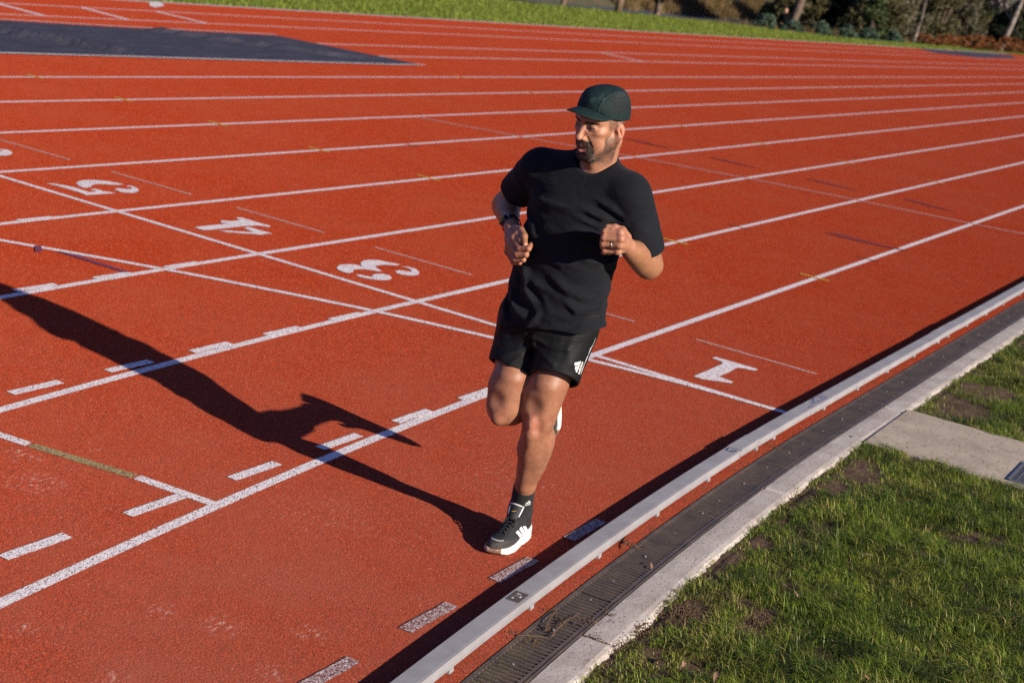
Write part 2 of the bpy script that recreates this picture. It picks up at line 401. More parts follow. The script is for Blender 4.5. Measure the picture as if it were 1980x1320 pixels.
# lane numbers, stencil shapes measured on the ground
def ground_px(px_, py_, z=0.):
    d = fw + r2*((px_-990)/3000.) - u2*((py_-660)/3000.)
    return CAM_LOC + d*((z-CAM_LOC.z)/d.z)
def stencil(name, polys, ox, oy, sc, mat='white', z=.0030):
    vs = []; fs = []
    for P in polys:
        q = [ground_px(ox+x/sc, oy+y/sc) for x, y in P]
        k = len(vs); vs += [(v.x, v.y, z) for v in q]; fs.append(tuple(range(k, k+len(q))))
    return mesh(name, vs, fs, mat, track)
stencil('lane_number', [[(920,825),(945,817),(1060,850),(1265,910),(1240,922),(1160,905),(1110,898),(1040,935),(970,965),(1080,1005),(1060,1015),(985,1003),(850,985),(778,962),(860,930),(940,895),(1000,868),(985,850)]], 1140, 480, 3.8825)
stencil('lane_number', [[(210,565),(235,548),(290,542),(350,545),(390,553),(420,565),(405,550),(400,535),(420,515),(470,507),(540,510),(620,525),(715,545),(690,553),(620,548),(560,548),(515,560),(540,580),(575,598),(545,600),(490,590),(440,583),(380,582),(335,590),(345,605),(300,615),(255,600),(220,585)],
 [(360,628),(400,625),(450,637),(500,645),(490,632),(520,620),(570,618),(630,630),(650,650),(630,668),(560,670),(470,660),(400,645)],
 [(675,600),(710,590),(760,598),(810,605),(800,585),(770,570),(725,560),(780,562),(840,580),(870,605),(860,628),(800,635),(730,625),(690,612)]], 600, 380, 4.125)
stencil('lane_number', [[(1128,570),(1210,560),(1325,550),(1280,542),(1283,530),(1340,535),(1390,530),(1370,514),(1405,515),(1470,535),(1520,550),(1570,562),(1560,570),(1500,560),(1440,562),(1340,572),(1240,583),(1180,588)],
 [(1270,590),(1330,590),(1420,597),(1470,597),(1415,575),(1440,568),(1500,585),(1580,607),(1510,613),(1400,605),(1310,598)]], 0, 250, 3)
stencil('lane_number', [[(585,760),(700,765),(830,788),(960,815),(1060,850),(1150,875),(1190,868),(1240,858),(1145,835),(1200,832),(1260,842),(1320,862),(1400,870),(1490,886),(1300,898),(1105,912),(1000,870),(860,830),(720,790)],
 [(970,760),(1000,735),(1060,720),(1160,717),(1300,725),(1430,742),(1580,772),(1520,782),(1400,778),(1280,768),(1220,770),(1170,785),(1158,808),(1085,820),(1010,795)],
 [(1465,838),(1500,823),(1570,828),(1650,838),(1690,825),(1670,808),(1610,800),(1640,790),(1700,800),(1750,825),(1775,850),(1745,872),(1680,885),(1590,878),(1510,860)]], 0, 240, 6.6)
stencil('lane_number', [[(-260,300),(-200,285),(-120,290),(-40,305),(-60,320),(-120,312),(-180,318),(-150,335),(-60,352),(-10,358),(30,350),(8,340),(-30,330),(10,326),(70,328),(120,340),(158,368),(140,395),(60,408),(-40,405),(-140,385),(-220,350),(-265,322)]], 0, 240, 6.6)
V = [(-.20, -1.62), (-.30, -1.60), (-.38, -1.66), (-.42, -1.75), (-.55, -1.62), (-.66, -1.50), (-.70, -1.52), (-.70, -1.90), (-.60, -1.93), (-.60, -1.72), (-.46, -1.88), (-.33, -1.96), (-.22, -1.93), (-.16, -1.80), (-.17, -1.68), (-.24, -1.66), (-.22, -1.76), (-.26, -1.84), (-.33, -1.84), (-.36, -1.76), (-.30, -1.68)]
mesh('lane_number', [(x, y, .003) for x, y in V], [tuple(range(len(V)))], 'white', track)
# small yellow ticks across the lane lines, blue triangles, dark ticks
for k in range(1, 9):
    for X in (-3.95, -12.42):
        quad_line('yellow_tick', (X, -1.22*k-.12), (X, -1.22*k+.12), .036, 'yellow', .0052)
for P in ([(1595, 450), (1620, 452), (1765, 489), (1690, 474), (1625, 459)], [(1745, 385), (1765, 387), (1850, 411), (1800, 400)], [(1370, 305), (1400, 309), (1470, 327), (1430, 319)], [(1555, 346), (1590, 351), (1665, 371), (1620, 361)], [(1205, 268), (1240, 273), (1300, 288), (1260, 281)],
          [(67, 476), (80, 477), (81, 488), (68, 488)], [(104, 486), (150, 495), (252, 528), (240, 528)]):
    q = [ground_px(*a) for a in P]; mesh('blue_mark', [(v.x, v.y, .0058) for v in q], [tuple(range(len(q)))], 'blue_near' if P[0][0] < 300 else 'blue', track)
t = NT('dark_tick_paint'); M['darkpaint'] = t.fin((.21, .020, .007), .9)
for a, b_ in (((1408, 434), (1455, 446)), ((780, 278), (810, 284)), ((1655, 495), (1700, 508)), ((1060, 188), (1100, 196))):
    p, q = ground_px(*a), ground_px(*b_); quad_line('dark_tick', p[:2], q[:2], .02, 'darkpaint', .0048)
q = [ground_px(x, y) for x, y in [(288, 6), (300, 4), (312, 6), (318, 12), (300, 15), (290, 12)]]
mesh('lane_number', [(v.x, v.y, .004) for v in q], [tuple(range(len(q)))], 'white', track)

# ------------------------------------------------------------------ aluminium kerb rail
def sweep(name, prof, s0, s1, mat, parent=None, step=.25, dz=0., closed=True, caps=True, doff=0.):
    n = max(1, int(abs(s1-s0)/step)+1); V = []; F = []; k = len(prof)
    for i in range(n+1):
        s_ = s0+(s1-s0)*i/n
        for o, z in prof: V.append(curve_pt(s_, o+doff, z+dz))
        if i:
            for j in range(k if closed else k-1):
                a = (i-1)*k+j; b_ = (i-1)*k+(j+1) % k
                F.append((a, b_, b_+k, a+k))
    if caps and closed: F += [tuple(range(k)), tuple(n*k+j for j in range(k))[::-1]]
    return mesh(name, V, F, mat, parent)
RAILP = [(-.012, .014), (-.012, .048), (-.014, .050), (-.078, .050), (-.0795, .0482), (-.081, .050), (-.086, .0492), (-.087, .047), (-.087, .040), (-.083, .038), (-.083, .022), (-.087, .020), (-.087, .014)]
JN = [5.4, 1.02, .76, -.05, -2.81, -3.36, -6.5, -9.7, -12.9, -16.1]
RL = ['weathered aluminium kerb rail nearest the viewer with a small brown maker plate', 'short joining sleeve in the aluminium kerb beside the runner lane', 'short aluminium kerb rail between the sleeve and the finish line',
      'aluminium kerb rail with blue scrawled stickers at the end of the finish line', 'short aluminium kerb piece with two dark joints far along the lane', 'aluminium kerb rail running to the right edge beside the far drain', 'distant aluminium kerb rail beyond the right edge', 'distant aluminium kerb rail second beyond the right edge', 'distant aluminium kerb rail third beyond the right edge']
rails = []
for i in range(len(JN)-1):
    s1, s0 = JN[i]-.002, JN[i+1]+.002
    rt_ = empty('kerb_rail', curve_pt((s0+s1)/2, -.05)); tag(rt_, RL[i], 'kerb rail', 'aluminium rails of the inner kerb'); rails.append(rt_)
    sl = i in (1, 4)
    child(sweep('rail_profile', RAILP, s0, s1, 'alu', dz=.0035 if sl else random.uniform(-.0008, .0008), doff=random.uniform(-.001, .001)), rt_)
    s_ = s1-.22
    while s_ > s0:
        child(sweep('foot', [(-.020, 0), (-.020, .0145), (-.088, .0145), (-.090, 0)], s_-.030, s_, 'alu'), rt_); s_ -= .62
def plate(par, s0, s1, o0, o1, mat, name='label_plate', z=.0512):
    return child(strip(name, s0, s1, o0, o1, z, mat, step=.05), par)
plate(rails[0], 3.31, 3.40, -.024, -.072, 'label_dark')
for a, b_, c_, d_ in ((3.345, 3.36, -.055, -.062), (3.372, 3.382, -.036, -.044), (3.33, 3.336, -.036, -.052), (3.35, 3.352, -.036, -.05)): plate(rails[0], a, b_, c_, d_, 'label_light', 'label_print', .0518)
plate(rails[0], 1.035, 1.085, -.025, -.07, 'label_blue')
for a, b_, c_, d_ in ((1.045, 1.052, -.034, -.048), (1.068, 1.075, -.034, -.048), (1.052, 1.068, -.034, -.037), (1.052, 1.068, -.045, -.048), (1.045, 1.05, -.054, -.064), (1.052, 1.06, -.052, -.056), (1.06, 1.075, -.058, -.062)): plate(rails[0], a, b_, c_, d_, 'label_light', 'label_print', .0518)
t = NT('scribble_blue'); M['scrib'] = t.fin((.10, .13, .32), .6)
for _ in range(26):
    a = random.uniform(-.42, -.08); o = random.uniform(-.07, -.02); plate(rails[3], a, a+random.uniform(.008, .03), o, o-random.uniform(.003, .008), 'scrib', 'sticker_mark', .0516)

# ------------------------------------------------------------------ slotted drain
DJ = [4.9, 3.03, 1.83, .63, -.56, -1.56, -2.56, -3.56, -4.56, -5.56, -6.56, -7.56, -8.56, -9.56]
DLAB = ['dirty black drain grating nearest the viewer, cut by the bottom edge', 'black drain grating beside the runner foot with dirt and twigs on it', 'black drain grating level with the brown maker plate further on', 'black drain grating that starts at the finish line joint', 'black drain grating just past the concrete path', 'black drain grating two past the concrete path', 'black drain grating three past the concrete path', 'black drain grating four past the concrete path',
        'black drain grating near the right edge below the green grass', 'black drain grating at the right edge', 'black drain grating just out beyond the right edge', 'black drain grating second out beyond the right edge', 'black drain grating third out beyond the right edge']
for i in range(len(DJ)-1):
    s1, s0 = DJ[i]-.003, DJ[i+1]+.003
    d0 = empty('drain_grating', curve_pt((s0+s1)/2, -.22)); tag(d0, DLAB[i], 'drain', 'black slotted gratings of the drain')
    b_ = B(); n = int((s1-s0)/.0265); p_ = (s1-s0)/n
    for j in range(n):
        sc_ = s0+(j+.5)*p_; c = curve_pt(sc_, -.2165, -.0045+random.uniform(-.0006, .0006)); a = max(0, sc_)/R0
        ax = (math.cos(a), math.sin(a), 0); ay = (-math.sin(a), math.cos(a), 0)
        b_.box(c, ax, ay, (0, 0, 1), p_*.40, .128, .007)
    child(b_.build('slats', 'drain'), d0)
    child(sweep('frame', [(-.141, -.012), (-.141, -.001), (-.156, -.001), (-.156, -.012)], s0, s1, 'drain'), d0)
    child(sweep('frame', [(-.278, -.012), (-.278, -.001), (-.292, -.001), (-.292, -.012)], s0, s1, 'drain'), d0)
    s_ = s1-.18
    while s_ > s0:
        b_ = B(); b_.tube([curve_pt(s_, -.215, -.004), curve_pt(s_, -.215, .0002)], .0042, 8); child(b_.build('screw', 'screw'), d0); s_ -= .33
structure(sweep('drain_channel', [(-.139, -.0135), (-.139, -.06), (-.305, -.06), (-.305, -.0135)], -16, 6, 'drain_dark', closed=False, caps=False), 'dark channel under the drain gratings')
b_ = sweep('drain_edge', [(-.296, -.03), (-.296, .001), (-.303, .001), (-.303, -.03)], -16, 6, 'drain'); structure(b_, 'thin black edge strip between drain and concrete')
# concrete edging, broken outer edge
V = []; F = []; n = 1700
for i in range(n+1):
    s_ = -16+22*i/n; jn = min(abs(s_-q) for q in (1.3, 3.36, -.7, -2.7, -4.7, -6.7, -8.7, 5.3))
    rag = .010*noise.noise((s_*7, 0, 3))+.006*noise.noise((s_*31, 5, 0))+.010*noise.noise((s_*1.5, 9, 0))
    dz = -.012 if jn < .012 else 0
    for o, z in ((-.309, -.03), (-.309, .000), (-.34, .0015), (-.405, .002), (-.424+rag, -.002), (-.436+rag*1.5, -.014), (-.440+rag*1.8, -.04)):
        V.append(curve_pt(s_, o, z+dz+.0012*noise.noise((s_*12, o*60, 0))))
    if i:
        for j in range(6): q = (i-1)*7+j; F.append((q, q+1, q+8, q+7))
structure(mesh('concrete_edging', V, F, 'concrete', smooth=False), 'pale concrete edging between drain and grass')
# soil bed under the infield grass
def inner_y(x, o=-.43): return np.where(x > 0, R0-np.sqrt(np.maximum((R0+o)**2-x*x, 1)), -o)
nx, ny = 460, 120; V = np.zeros((nx, ny, 3))
X = np.linspace(-16, 8.5, nx); 
for i, x in enumerate(X):
    y0 = float(inner_y(np.array(x), -.42)); t_ = np.linspace(0, 1, ny)**1.6
    y = y0+t_*(4.5-y0); V[i, :, 0] = x; V[i, :, 1] = y
    V[i, :, 2] = [-.010+.010*noise.noise((x*5, yy*5, 0))+.006*noise.noise((x*18, yy*18, 4))-.006*(yy < y0+.05) for yy in y]
idx = np.arange(nx*ny).reshape(nx, ny); F = np.stack([idx[:-1, :-1], idx[1:, :-1], idx[1:, 1:], idx[:-1, 1:]], -1).reshape(-1, 4)
structure(mesh('infield_soil', V.reshape(-1, 3), F, 'soil', smooth=True), 'bare brown soil showing through the infield grass')
V = []; 
for (x, y) in [(.105, .44), (-.78, .428), (-.80, 1.2), (-.82, 3.2), (.15, 3.2), (.10, 1.2)]: V.append((x, y, .006))
bm = bmesh.new(); vv = [bm.verts.new(v) for v in V]; f_ = bm.faces.new(vv); r_ = bmesh.ops.extrude_face_region(bm, geom=[f_]); bmesh.ops.translate(bm, verts=[e for e in r_['geom'] if isinstance(e, bmesh.types.BMVert)], vec=(0, 0, -.08))
bmesh.ops.recalc_face_normals(bm, faces=bm.faces); me = bpy.data.meshes.new('footpath'); bm.to_mesh(me); me.materials.append(M['slab']); o = bpy.data.objects.new('footpath', me); COL.objects.link(o); structure(o, 'worn concrete slab path crossing the infield grass')
gr = empty('path_grate', (-.18, 1.33, .008)); tag(gr, 'small grey metal grate set in the concrete path at the right edge', 'grate')
b_ = B()
for x in (-.38, .02): b_.box((x, 1.33, .010), (1, 0, 0), (0, 1, 0), (0, 0, 1), .012, .34, .006)
for y in (1.165, 1.495): b_.box((-.18, y, .0105), (1, 0, 0), (0, 1, 0), (0, 0, 1), .412, .012, .006)
child(b_.build('frame', 'grate'), gr); b_ = B()
for i in range(15): b_.box((-.36+i*.0257, 1.33, .0098), (1, 0, 0), (0, 1, 0), (0, 0, 1), .007, .318, .004)
for i in range(6): b_.box((-.18, 1.2+i*.052, .0110), (1, 0, 0), (0, 1, 0), (0, 0, 1), .388, .005, .003)
child(b_.build('bars', 'grate'), gr)
child(mesh('well_shade', [(-.375, 1.17, .0068), (.015, 1.17, .0068), (.015, 1.49, .0068), (-.375, 1.49, .0068)], [(0, 1, 2, 3)], 'drain_dark'), gr)  # flat near-black sheet on the slab paints the shade under the bars

# ------------------------------------------------------------------ infield grass (real blades)
def vnoise(x, y, sc, seed=0):
    g_ = np.random.default_rng(seed).random((256, 256)); x = x*sc+77.3; y = y*sc+31.7
    xi = np.floor(x).astype(int); yi = np.floor(y).astype(int); fx = x-xi; fy = y-yi; fx = fx*fx*(3-2*fx); fy = fy*fy*(3-2*fy)
    a = g_[xi % 256, yi % 256]; b = g_[(xi+1) % 256, yi % 256]; c = g_[xi % 256, (yi+1) % 256]; d = g_[(xi+1) % 256, (yi+1) % 256]
    return (a*(1-fx)+b*fx)*(1-fy)+(c*(1-fx)+d*fx)*fy
def blades(name, x, y, z, L, Wd, lean, az, mat, curl=.5):
    n = len(x); dx = np.cos(az); dy = np.sin(az); px_ = -dy*Wd/2; py_ = dx*Wd/2
    V = np.zeros((n, 5, 3))
    h1, h2 = .55*L, L
    for k, (h, w) in enumerate(((0, 1.), (h1, .8))):
        off = lean*h*(.5 if k else 0)*curl*1.6
        V[:, 2*k, 0] = x+dx*off-px_*w; V[:, 2*k, 1] = y+dy*off-py_*w; V[:, 2*k, 2] = z+h*np.sqrt(np.clip(1-(lean*.6)**2, .1, 1))
        V[:, 2*k+1, 0] = x+dx*off+px_*w; V[:, 2*k+1, 1] = y+dy*off+py_*w; V[:, 2*k+1, 2] = V[:, 2*k, 2]
    V[:, 4, 0] = x+dx*lean*h2; V[:, 4, 1] = y+dy*lean*h2; V[:, 4, 2] = z+h2*np.sqrt(np.clip(1-lean**2*.85, .05, 1))
    base = (np.arange(n)*5)[:, None]
    quads = base+np.array([[0, 1, 3, 2]]); tris = base+np.array([[2, 3, 4]])
    me = bpy.data.meshes.new(name); me.vertices.add(5*n); me.vertices.foreach_set('co', V.astype(np.float32).ravel())
    li = np.concatenate([quads.ravel(), tris.ravel()]).astype(np.int32)
    me.loops.add(len(li)); me.loops.foreach_set('vertex_index', li)
    me.polygons.add(2*n); ls = np.concatenate([np.arange(n)*4, 4*n+np.arange(n)*3]).astype(np.int32)
    me.polygons.foreach_set('loop_start', ls); me.polygons.foreach_set('loop_total', np.concatenate([np.full(n, 4), np.full(n, 3)]).astype(np.int32))
    me.update(calc_edges=True); me.materials.append(M[mat]); o = bpy.data.objects.new(name, me); COL.objects.link(o); return o
DIRT = [(-1.15, .66, .42, .26), (-1.75, .72, .34, .2), (.62, .60, .26, .13), (.95, .56, .15, .08), (1.2, .50, .22, .05), (1.95, .56, .12, .06), (2.3, .53, .22, .05), (2.86, .62, .20, .10), (2.72, .84, .22, .07), (2.32, .83, .13, .05), (3.05, .56, .22, .07), (-2.6, .75, .3, .1), (1.55, .72, .12, .05)]
def dirt_mask(x, y):
    m = np.zeros_like(x)
    for cx, cy, rx, ry in DIRT: m = np.maximum(m, 1-np.hypot((x-cx)/rx, (y-cy)/ry)*.72)
    return m
def scatter(n, x0, x1, y1):
    x = rng.uniform(x0, x1, n); y = rng.uniform(.3, y1, n); yy = inner_y(x, -.442)
    keep = y > yy-.020*rng.random(n)+.050*(vnoise(x, y, 9, 5)-.50); x = x[keep]; y = y[keep]; yy = yy[keep]
    keep = ~((x > -.80) & (x < .13)) | (y < .40)
    keep |= (x < -.82+.09*vnoise(x, y, 8, 3)) | (x > .15-.12*vnoise(x, y, 8, 2)); x = x[keep]; y = y[keep]; yy = yy[keep]
    dens = .62*vnoise(x, y, 6, 11)+.38*vnoise(x, y, 19, 12); edge = np.clip((y-yy)/.22, 0, 1)
    pr = np.clip((dens-.17-.13*(1-edge))*3., .03, 1)*np.clip(1.2-1.75*np.clip(dirt_mask(x, y)+.25*(dens-.5), 0, 1), .03, 1)
    keep = rng.random(len(x)) < pr; return x[keep], y[keep], yy[keep]
parts = []
x, y, yy = scatter(560000, -6.5, 5.2, 2.5)
x2, y2, yy2 = scatter(190000, -15.5, 8.3, 4.4)
x = np.concatenate([x, x2]); y = np.concatenate([y, y2]); yy = np.concatenate([yy, yy2]); n = len(x)
tall = vnoise(x, y, 3.2, 21); clump = vnoise(x, y, 11, 22)
L = (.017+.042*tall**1.3+.044*clump*rng.random(n))*np.clip(.55+(y-yy)*1.6, .55, 1.15)*rng.uniform(.6, 1.25, n)
azc = vnoise(x, y, 7, 23)*9+rng.normal(0, 1.5, n); lean = np.clip(.45+.45*clump+rng.normal(0, .28, n)+.22, .05, .98)
Wd = rng.uniform(.0018, .0038, n)*(1+.6*(rng.random(n) < .12))
st = rng.random(n) < (.07+.14*(vnoise(x, y, 4, 31) > .62)+.07*((y-yy) < .3))
g1 = blades('grass', x[~st], y[~st], -.012+0*x[~st], L[~st], Wd[~st], lean[~st], azc[~st], 'blade')
tag(g1, 'patchy green infield grass beside the concrete edging', 'grass', kind='stuff')
g2 = blades('dry_grass', x[st], y[st], -.012+0*x[st], L[st]*1.05, Wd[st], lean[st], azc[st], 'straw')
tag(g2, 'dry straw coloured blades among the infield grass', 'grass', kind='stuff')
# verge beyond the track
n = 76000; x = rng.uniform(-78, 6, n); y = -17.0-rng.random(n)**1.3*6.6; k = y > lawn_edge(x)-.3; x = x[k]; y = y[k]; n = len(x)
g3 = blades('grass', x, y, terrain(x, y), rng.uniform(.05, .14, n)*(.7+.6*vnoise(x, y, .8, 3)), rng.uniform(.012, .022, n), rng.uniform(.1, .7, n), rng.uniform(0, 6.3, n), 'blade_far')
tag(g3, 'bright sunlit grass verge beyond the far edge of the track', 'grass', kind='stuff')

# ------------------------------------------------------------------ litter
def leaf_obj(px_, py_, L=.05, z=.012, az=None, lab=''):
    c = ground_px(px_, py_, z); az = random.uniform(0, 3.1) if az is None else az; V = []; F = []
    for i in range(9):
        f = i/8; w = L*.11*math.sin(math.pi*min(1, f*1.05))**.8; cz = L*.15*math.sin(f*3)*random.uniform(.7, 1.2)
        V += [(L*(f-.5), w, cz+.002), (L*(f-.5), 0, cz), (L*(f-.5), -w, cz+.003)]
        if i: q = 3*i; F += [(q-3, q-2, q+1, q), (q-2, q-1, q+2, q+1)]
    o = mesh('fallen_leaf', V, F, 'dry', smooth=True); o.location = c; o.rotation_euler = (random.uniform(-.3, .3), random.uniform(-.3, .3), az)
    tag(o, lab, 'leaf', 'dry gum leaves fallen on the grass, slab and concrete')
for a in [(1670, 905, .06, .03, 2.9, 'curled dry leaf in the grass just below the concrete slab'), (1678, 1075, .055, .03, 1.9, 'pale dry leaf standing out in the dark grass mid right'), (1540, 1150, .05, .03, .6, 'brown leaf beside the heap of dug soil'), (1515, 1132, .04, .03, 1.3, 'shorter brown leaf just above the heap of dug soil'),
          (1320, 1286, .07, .028, 0.3, 'long dry leaf in the grass near the bottom edge'), (1385, 1310, .07, .028, .2, 'long dry leaf cut close by the bottom edge'), (1660, 845, .05, .012, .3, 'dark narrow leaf on the corner of the slab'), (1820, 955, .05, .03, .8, 'dry leaf in the long grass below the slab grate'), (1672, 1310, .05, .03, 1.2, 'small pale leaf at the bottom edge right of centre'),
          (1150, 1205, .04, .006, 1.3, 'small dark leaf on the concrete edging near the bottom'), (1610, 1240, .045, .03, .4, 'tan leaf lying in the lower middle grass'), (1260, 1095, .05, .006, .5, 'thin brown leaf on the concrete beside the drain')]:
    leaf_obj(*a)
def crumbs(name, pts, n, spread, size, mat, lab, z0=0.):
    V = []; F = []
    for _ in range(n):
        cx, cy, r = random.choice(pts); a = random.uniform(0, 6.3); d = abs(random.gauss(0, r*spread))
        c = Vector((cx+d*math.cos(a), cy+d*math.sin(a), z0)); s_ = size*random.uniform(.3, 1.3); k = len(V)
        for q in ((1, 0, 0), (-.5, .9, 0), (-.5, -.9, 0), (.1, .1, 1.), (0, 0, -.6)):
            V.append(c+Vector((q[0]*random.uniform(.6, 1.5), q[1]*random.uniform(.6, 1.5), q[2]))*s_)
        F += [(k, k+1, k+3), (k+1, k+2, k+3), (k+2, k, k+3), (k+1, k, k+4), (k+2, k+1, k+4), (k, k+2, k+4)]
    return tag(mesh(name, V, F, mat), lab, 'soil crumbs', kind='stuff')
crumbs('soil_clods', [(2.42, .85, .07), (2.46, .88, .06), (2.86, .62, .13), (2.72, .84, .13), (3.12, .53, .09), (3.3, .5, .07)], 2600, .6, .0042, 'soil', 'heap of loose dug soil crumbs in the grass', -.004)
g_ = [ground_px(x_, y_) for x_, y_ in [(1060, 1215), (1065, 1180), (1035, 1240), (1085, 1200), (990, 1225), (1205, 1050), (1225, 1055), (1130, 1200), (1180, 1190), (1470, 855), (1500, 865), (1400, 1150), (1150, 1230), (1700, 700), (1760, 690)]]
crumbs('dirt_crumbs', [(v.x, v.y, .045) for v in g_], 700, .6, .0032, 'soil', 'loose dirt crumbs scattered on the drain and concrete', .001)
pts = [(-2+random.random()*6.5, 0, .02) for _ in range(260)]
pp = []
for s_, _, r in pts:
    c = curve_pt(s_, -.112+random.uniform(-.02, .02)); pp.append((c[0], c[1], .02))
crumbs('dust_crumbs', pp, 3600, .9, .0012, 'soil', 'dusty crumbs and grit along the strip between kerb and drain', .001)
t = NT('twig'); M['twig'] = t.fin((.13, .07, .04), .9)
for i, ((a, b_), (c, d)) in enumerate((((1065, 1232), (1120, 1185)), ((1055, 1220), (1075, 1180)), ((1195, 1038), (1235, 1062)), ((1205, 1060), (1215, 1035)), ((1455, 848), (1508, 868)), ((1000, 1228), (1060, 1232)))):
    p, q = ground_px(a, b_, .006), ground_px(c, d, .006); b = B(); m = (p+q)/2+Vector((random.uniform(-.01, .01), random.uniform(-.01, .01), .006))
    b.tube([p, (p+m)/2+Vector((.003, -.002, .002)), m, (q+m)/2, q], [.0022, .002, .0018, .0015, .001], 5)
    tag(b.build('twig', 'twig'), ['brown twig across the drain near the bottom', 'short twig standing beside the bottom twig on the drain', 'twig on the drain beside the runner foot end', 'tiny twig stub crossing the drain twig', 'dark twig over the orange strip by the finish line', 'thin twig lying flat on the lower drain'][i], 'twig', 'twigs on the drain')

# ------------------------------------------------------------------ tarpaulins covering the triangle outside the bend
def tarp(P, lab, folds):
    bm = bmesh.new(); vs = [bm.verts.new((x, y, .006)) for x, y in P]; bm.faces.new(vs)
    bmesh.ops.triangulate(bm, faces=bm.faces); bmesh.ops.subdivide_edges(bm, edges=bm.edges, cuts=26, use_grid_fill=True)
    for v in bm.verts:
        x, y = v.co.x, v.co.y; z = .016*(noise.noise((x*1.3, y*2.5, 0))+.5)+.014*noise.noise((x*3.2, y*5, 2))
        for (ax, ay, bx, by, h, w) in folds:
            t_ = max(0, min(1, ((x-ax)*(bx-ax)+(y-ay)*(by-ay))/((bx-ax)**2+(by-ay)**2))); d = math.hypot(x-ax-t_*(bx-ax), y-ay-t_*(by-ay)); z += h*math.exp(-(d/w)**2)
        ed = min(abs((bx-ax)*(ay-y)-(ax-x)*(by-ay))/max(.01, math.hypot(bx-ax, by-ay)) for (ax, ay), (bx, by) in zip(P, P[1:]+P[:1])); v.co.z = .004+max(0, z)*min(1, ed/.25)
    me = bpy.data.meshes.new('ground_tarp'); bm.to_mesh(me); me.materials.append(M['tarp'])
    o = bpy.data.objects.new('ground_tarp', me); COL.objects.link(o); return tag(o, lab, 'tarpaulin')
tarp([(-12.9, -10.74), (-12.56, -13.30), (-9, -13.55), (-7.3, -13.75), (-2, -14.0), (3, -14.3), (3, -11.9), (-4.8, -11.17), (-7.44, -11.02)], 'large dark blue grey tarpaulin covering the ground at the upper left', [(-5.7, -13.9, -6.9, -11.0, .10, .10), (-9.6, -13.3, -10.8, -11.9, .07, .08), (-10.9, -11.9, -12.3, -10.95, .05, .07), (-3.5, -13.6, -4.2, -11.9, .05, .08), (-12.6, -13.2, -12.9, -10.9, .03, .08)])
tarp([(-64.75, -17.0), (-69.5, -16.7), (-82, -16.4), (-78, -15.1), (-67.5, -14.7), (-62.8, -15.6)], 'distant dark tarpaulin lying at the far right end of the track', [(-70, -16, -80, -15.6, .08, .4)])
mp = [(-12.9, -10.70), (-12.0, -10.705), (-7.44, -10.98), (-4.8, -11.13), (3, -11.86)]
for a, b_ in zip(mp[:-1], mp[1:]): quad_line('edge_line', a, b_, .06, 'white', .016)
mp = [(-12.56, -13.36), (-9, -13.60), (-7.3, -13.80), (3, -14.35)]
for a, b_ in zip(mp[:-1], mp[1:]): quad_line('edge_line', a, b_, .045, 'white', .017)

# ------------------------------------------------------------------ trees and scrub
def leaves(n, fn, size, mat, name, aspect=2.2):
    P = fn(n); n = len(P); a = rng.normal(size=(n, 3)); a /= np.linalg.norm(a, axis=1)[:, None]
    b = np.cross(a, rng.normal(size=(n, 3))); b /= np.linalg.norm(b, axis=1)[:, None]
    s_ = size*rng.uniform(.5, 1.4, n)[:, None]
    V = np.stack([P-a*s_*aspect/2, P+b*s_/2, P+a*s_*aspect/2, P-b*s_/2], 1).reshape(-1, 3)
    return mesh(name, V, np.arange(4*n).reshape(n, 4), mat)
def cloud(clumps, sub=.35):
    C = np.array([c[:3] for c in clumps]); Rr = np.array([c[3] for c in clumps])
    def f(n):
        k = rng.choice(len(clumps), n, p=Rr**2/np.sum(Rr**2)); d = rng.normal(size=(n, 3)); d /= np.linalg.norm(d, axis=1)[:, None]
        r = Rr[k]*rng.random(n)**.45; P = C[k]+d*r[:, None]*np.array([1, 1, .8]); return P
    return f
def limb_tree(name, base, h, rad, lean, mat, crown, lab, nl=3500, lsz=.16, fork=None, cat='tree', group=None, dens=1.):
    r_ = empty(name, base); tag(r_, lab, cat, group)
    b_ = B(); base = Vector(base); pts = []; rr = []
    for i in range(9):
        f = i/8; pts.append(Vector((lean[0]*f*h+.12*h*.2*math.sin(f*5+base.x), lean[1]*f*h+.03*h*math.sin(f*4), f*h))); rr.append(rad*(1.15-.75*f)*(1.3 if i == 0 else 1))
    b_.tube(pts, rr, 9)
    tips = []
    for j in range(7 if fork is None else fork):
        i0 = random.randint(3, 7); p = pts[i0]; a = random.uniform(0, 6.3); L = h*random.uniform(.18, .35)
        q = p+Vector((math.cos(a)*L*.7, math.sin(a)*L*.7, L*.75)); m = (p+q)/2+Vector((0, 0, -.08*L)); b_.tube([p, m, q], [rr[i0]*.5, rr[i0]*.33, rr[i0]*.12], 6); tips.append(q)
    mesh('trunk', b_.v, b_.f, mat, r_, True)
    cl = [(q.x+random.gauss(0, .3), q.y+random.gauss(0, .3), q.z+random.gauss(0, .3), h*random.uniform(.10, .17)) for q in tips for _ in range(3)]
    o = leaves(int(nl*dens), cloud(cl), lsz, crown, 'crown'); o.parent = r_
    return r_
def copy_tree(o, loc, rot, sc, lab):
    c = o.copy(); COL.objects.link(c); c.location = loc; c.rotation_euler = (0, 0, rot); c.scale = (sc, sc, sc); c['label'] = lab
    for ch in o.children:
        k = ch.copy(); COL.objects.link(k); k.parent = c
    return c
def gz(x, y): return float(terrain(np.array(float(x)), np.array(float(y))))-.05
limb_tree('tree', (-41.6, -23.4, gz(-41.6, -23.4)), 9, .075, (0, 0), 'bark_tan', 'leaf_olive', 'slim tan trunked tree at the grass edge above the runner', group='trees along the lake')
limb_tree('tree', (-43.9, -22.35, gz(-43.9, -22.35)), 10, .105, (.01, 0), 'bark_tan', 'leaf_olive', 'thick pinkish trunked tree right of the slim tan trunk', group='trees along the lake')
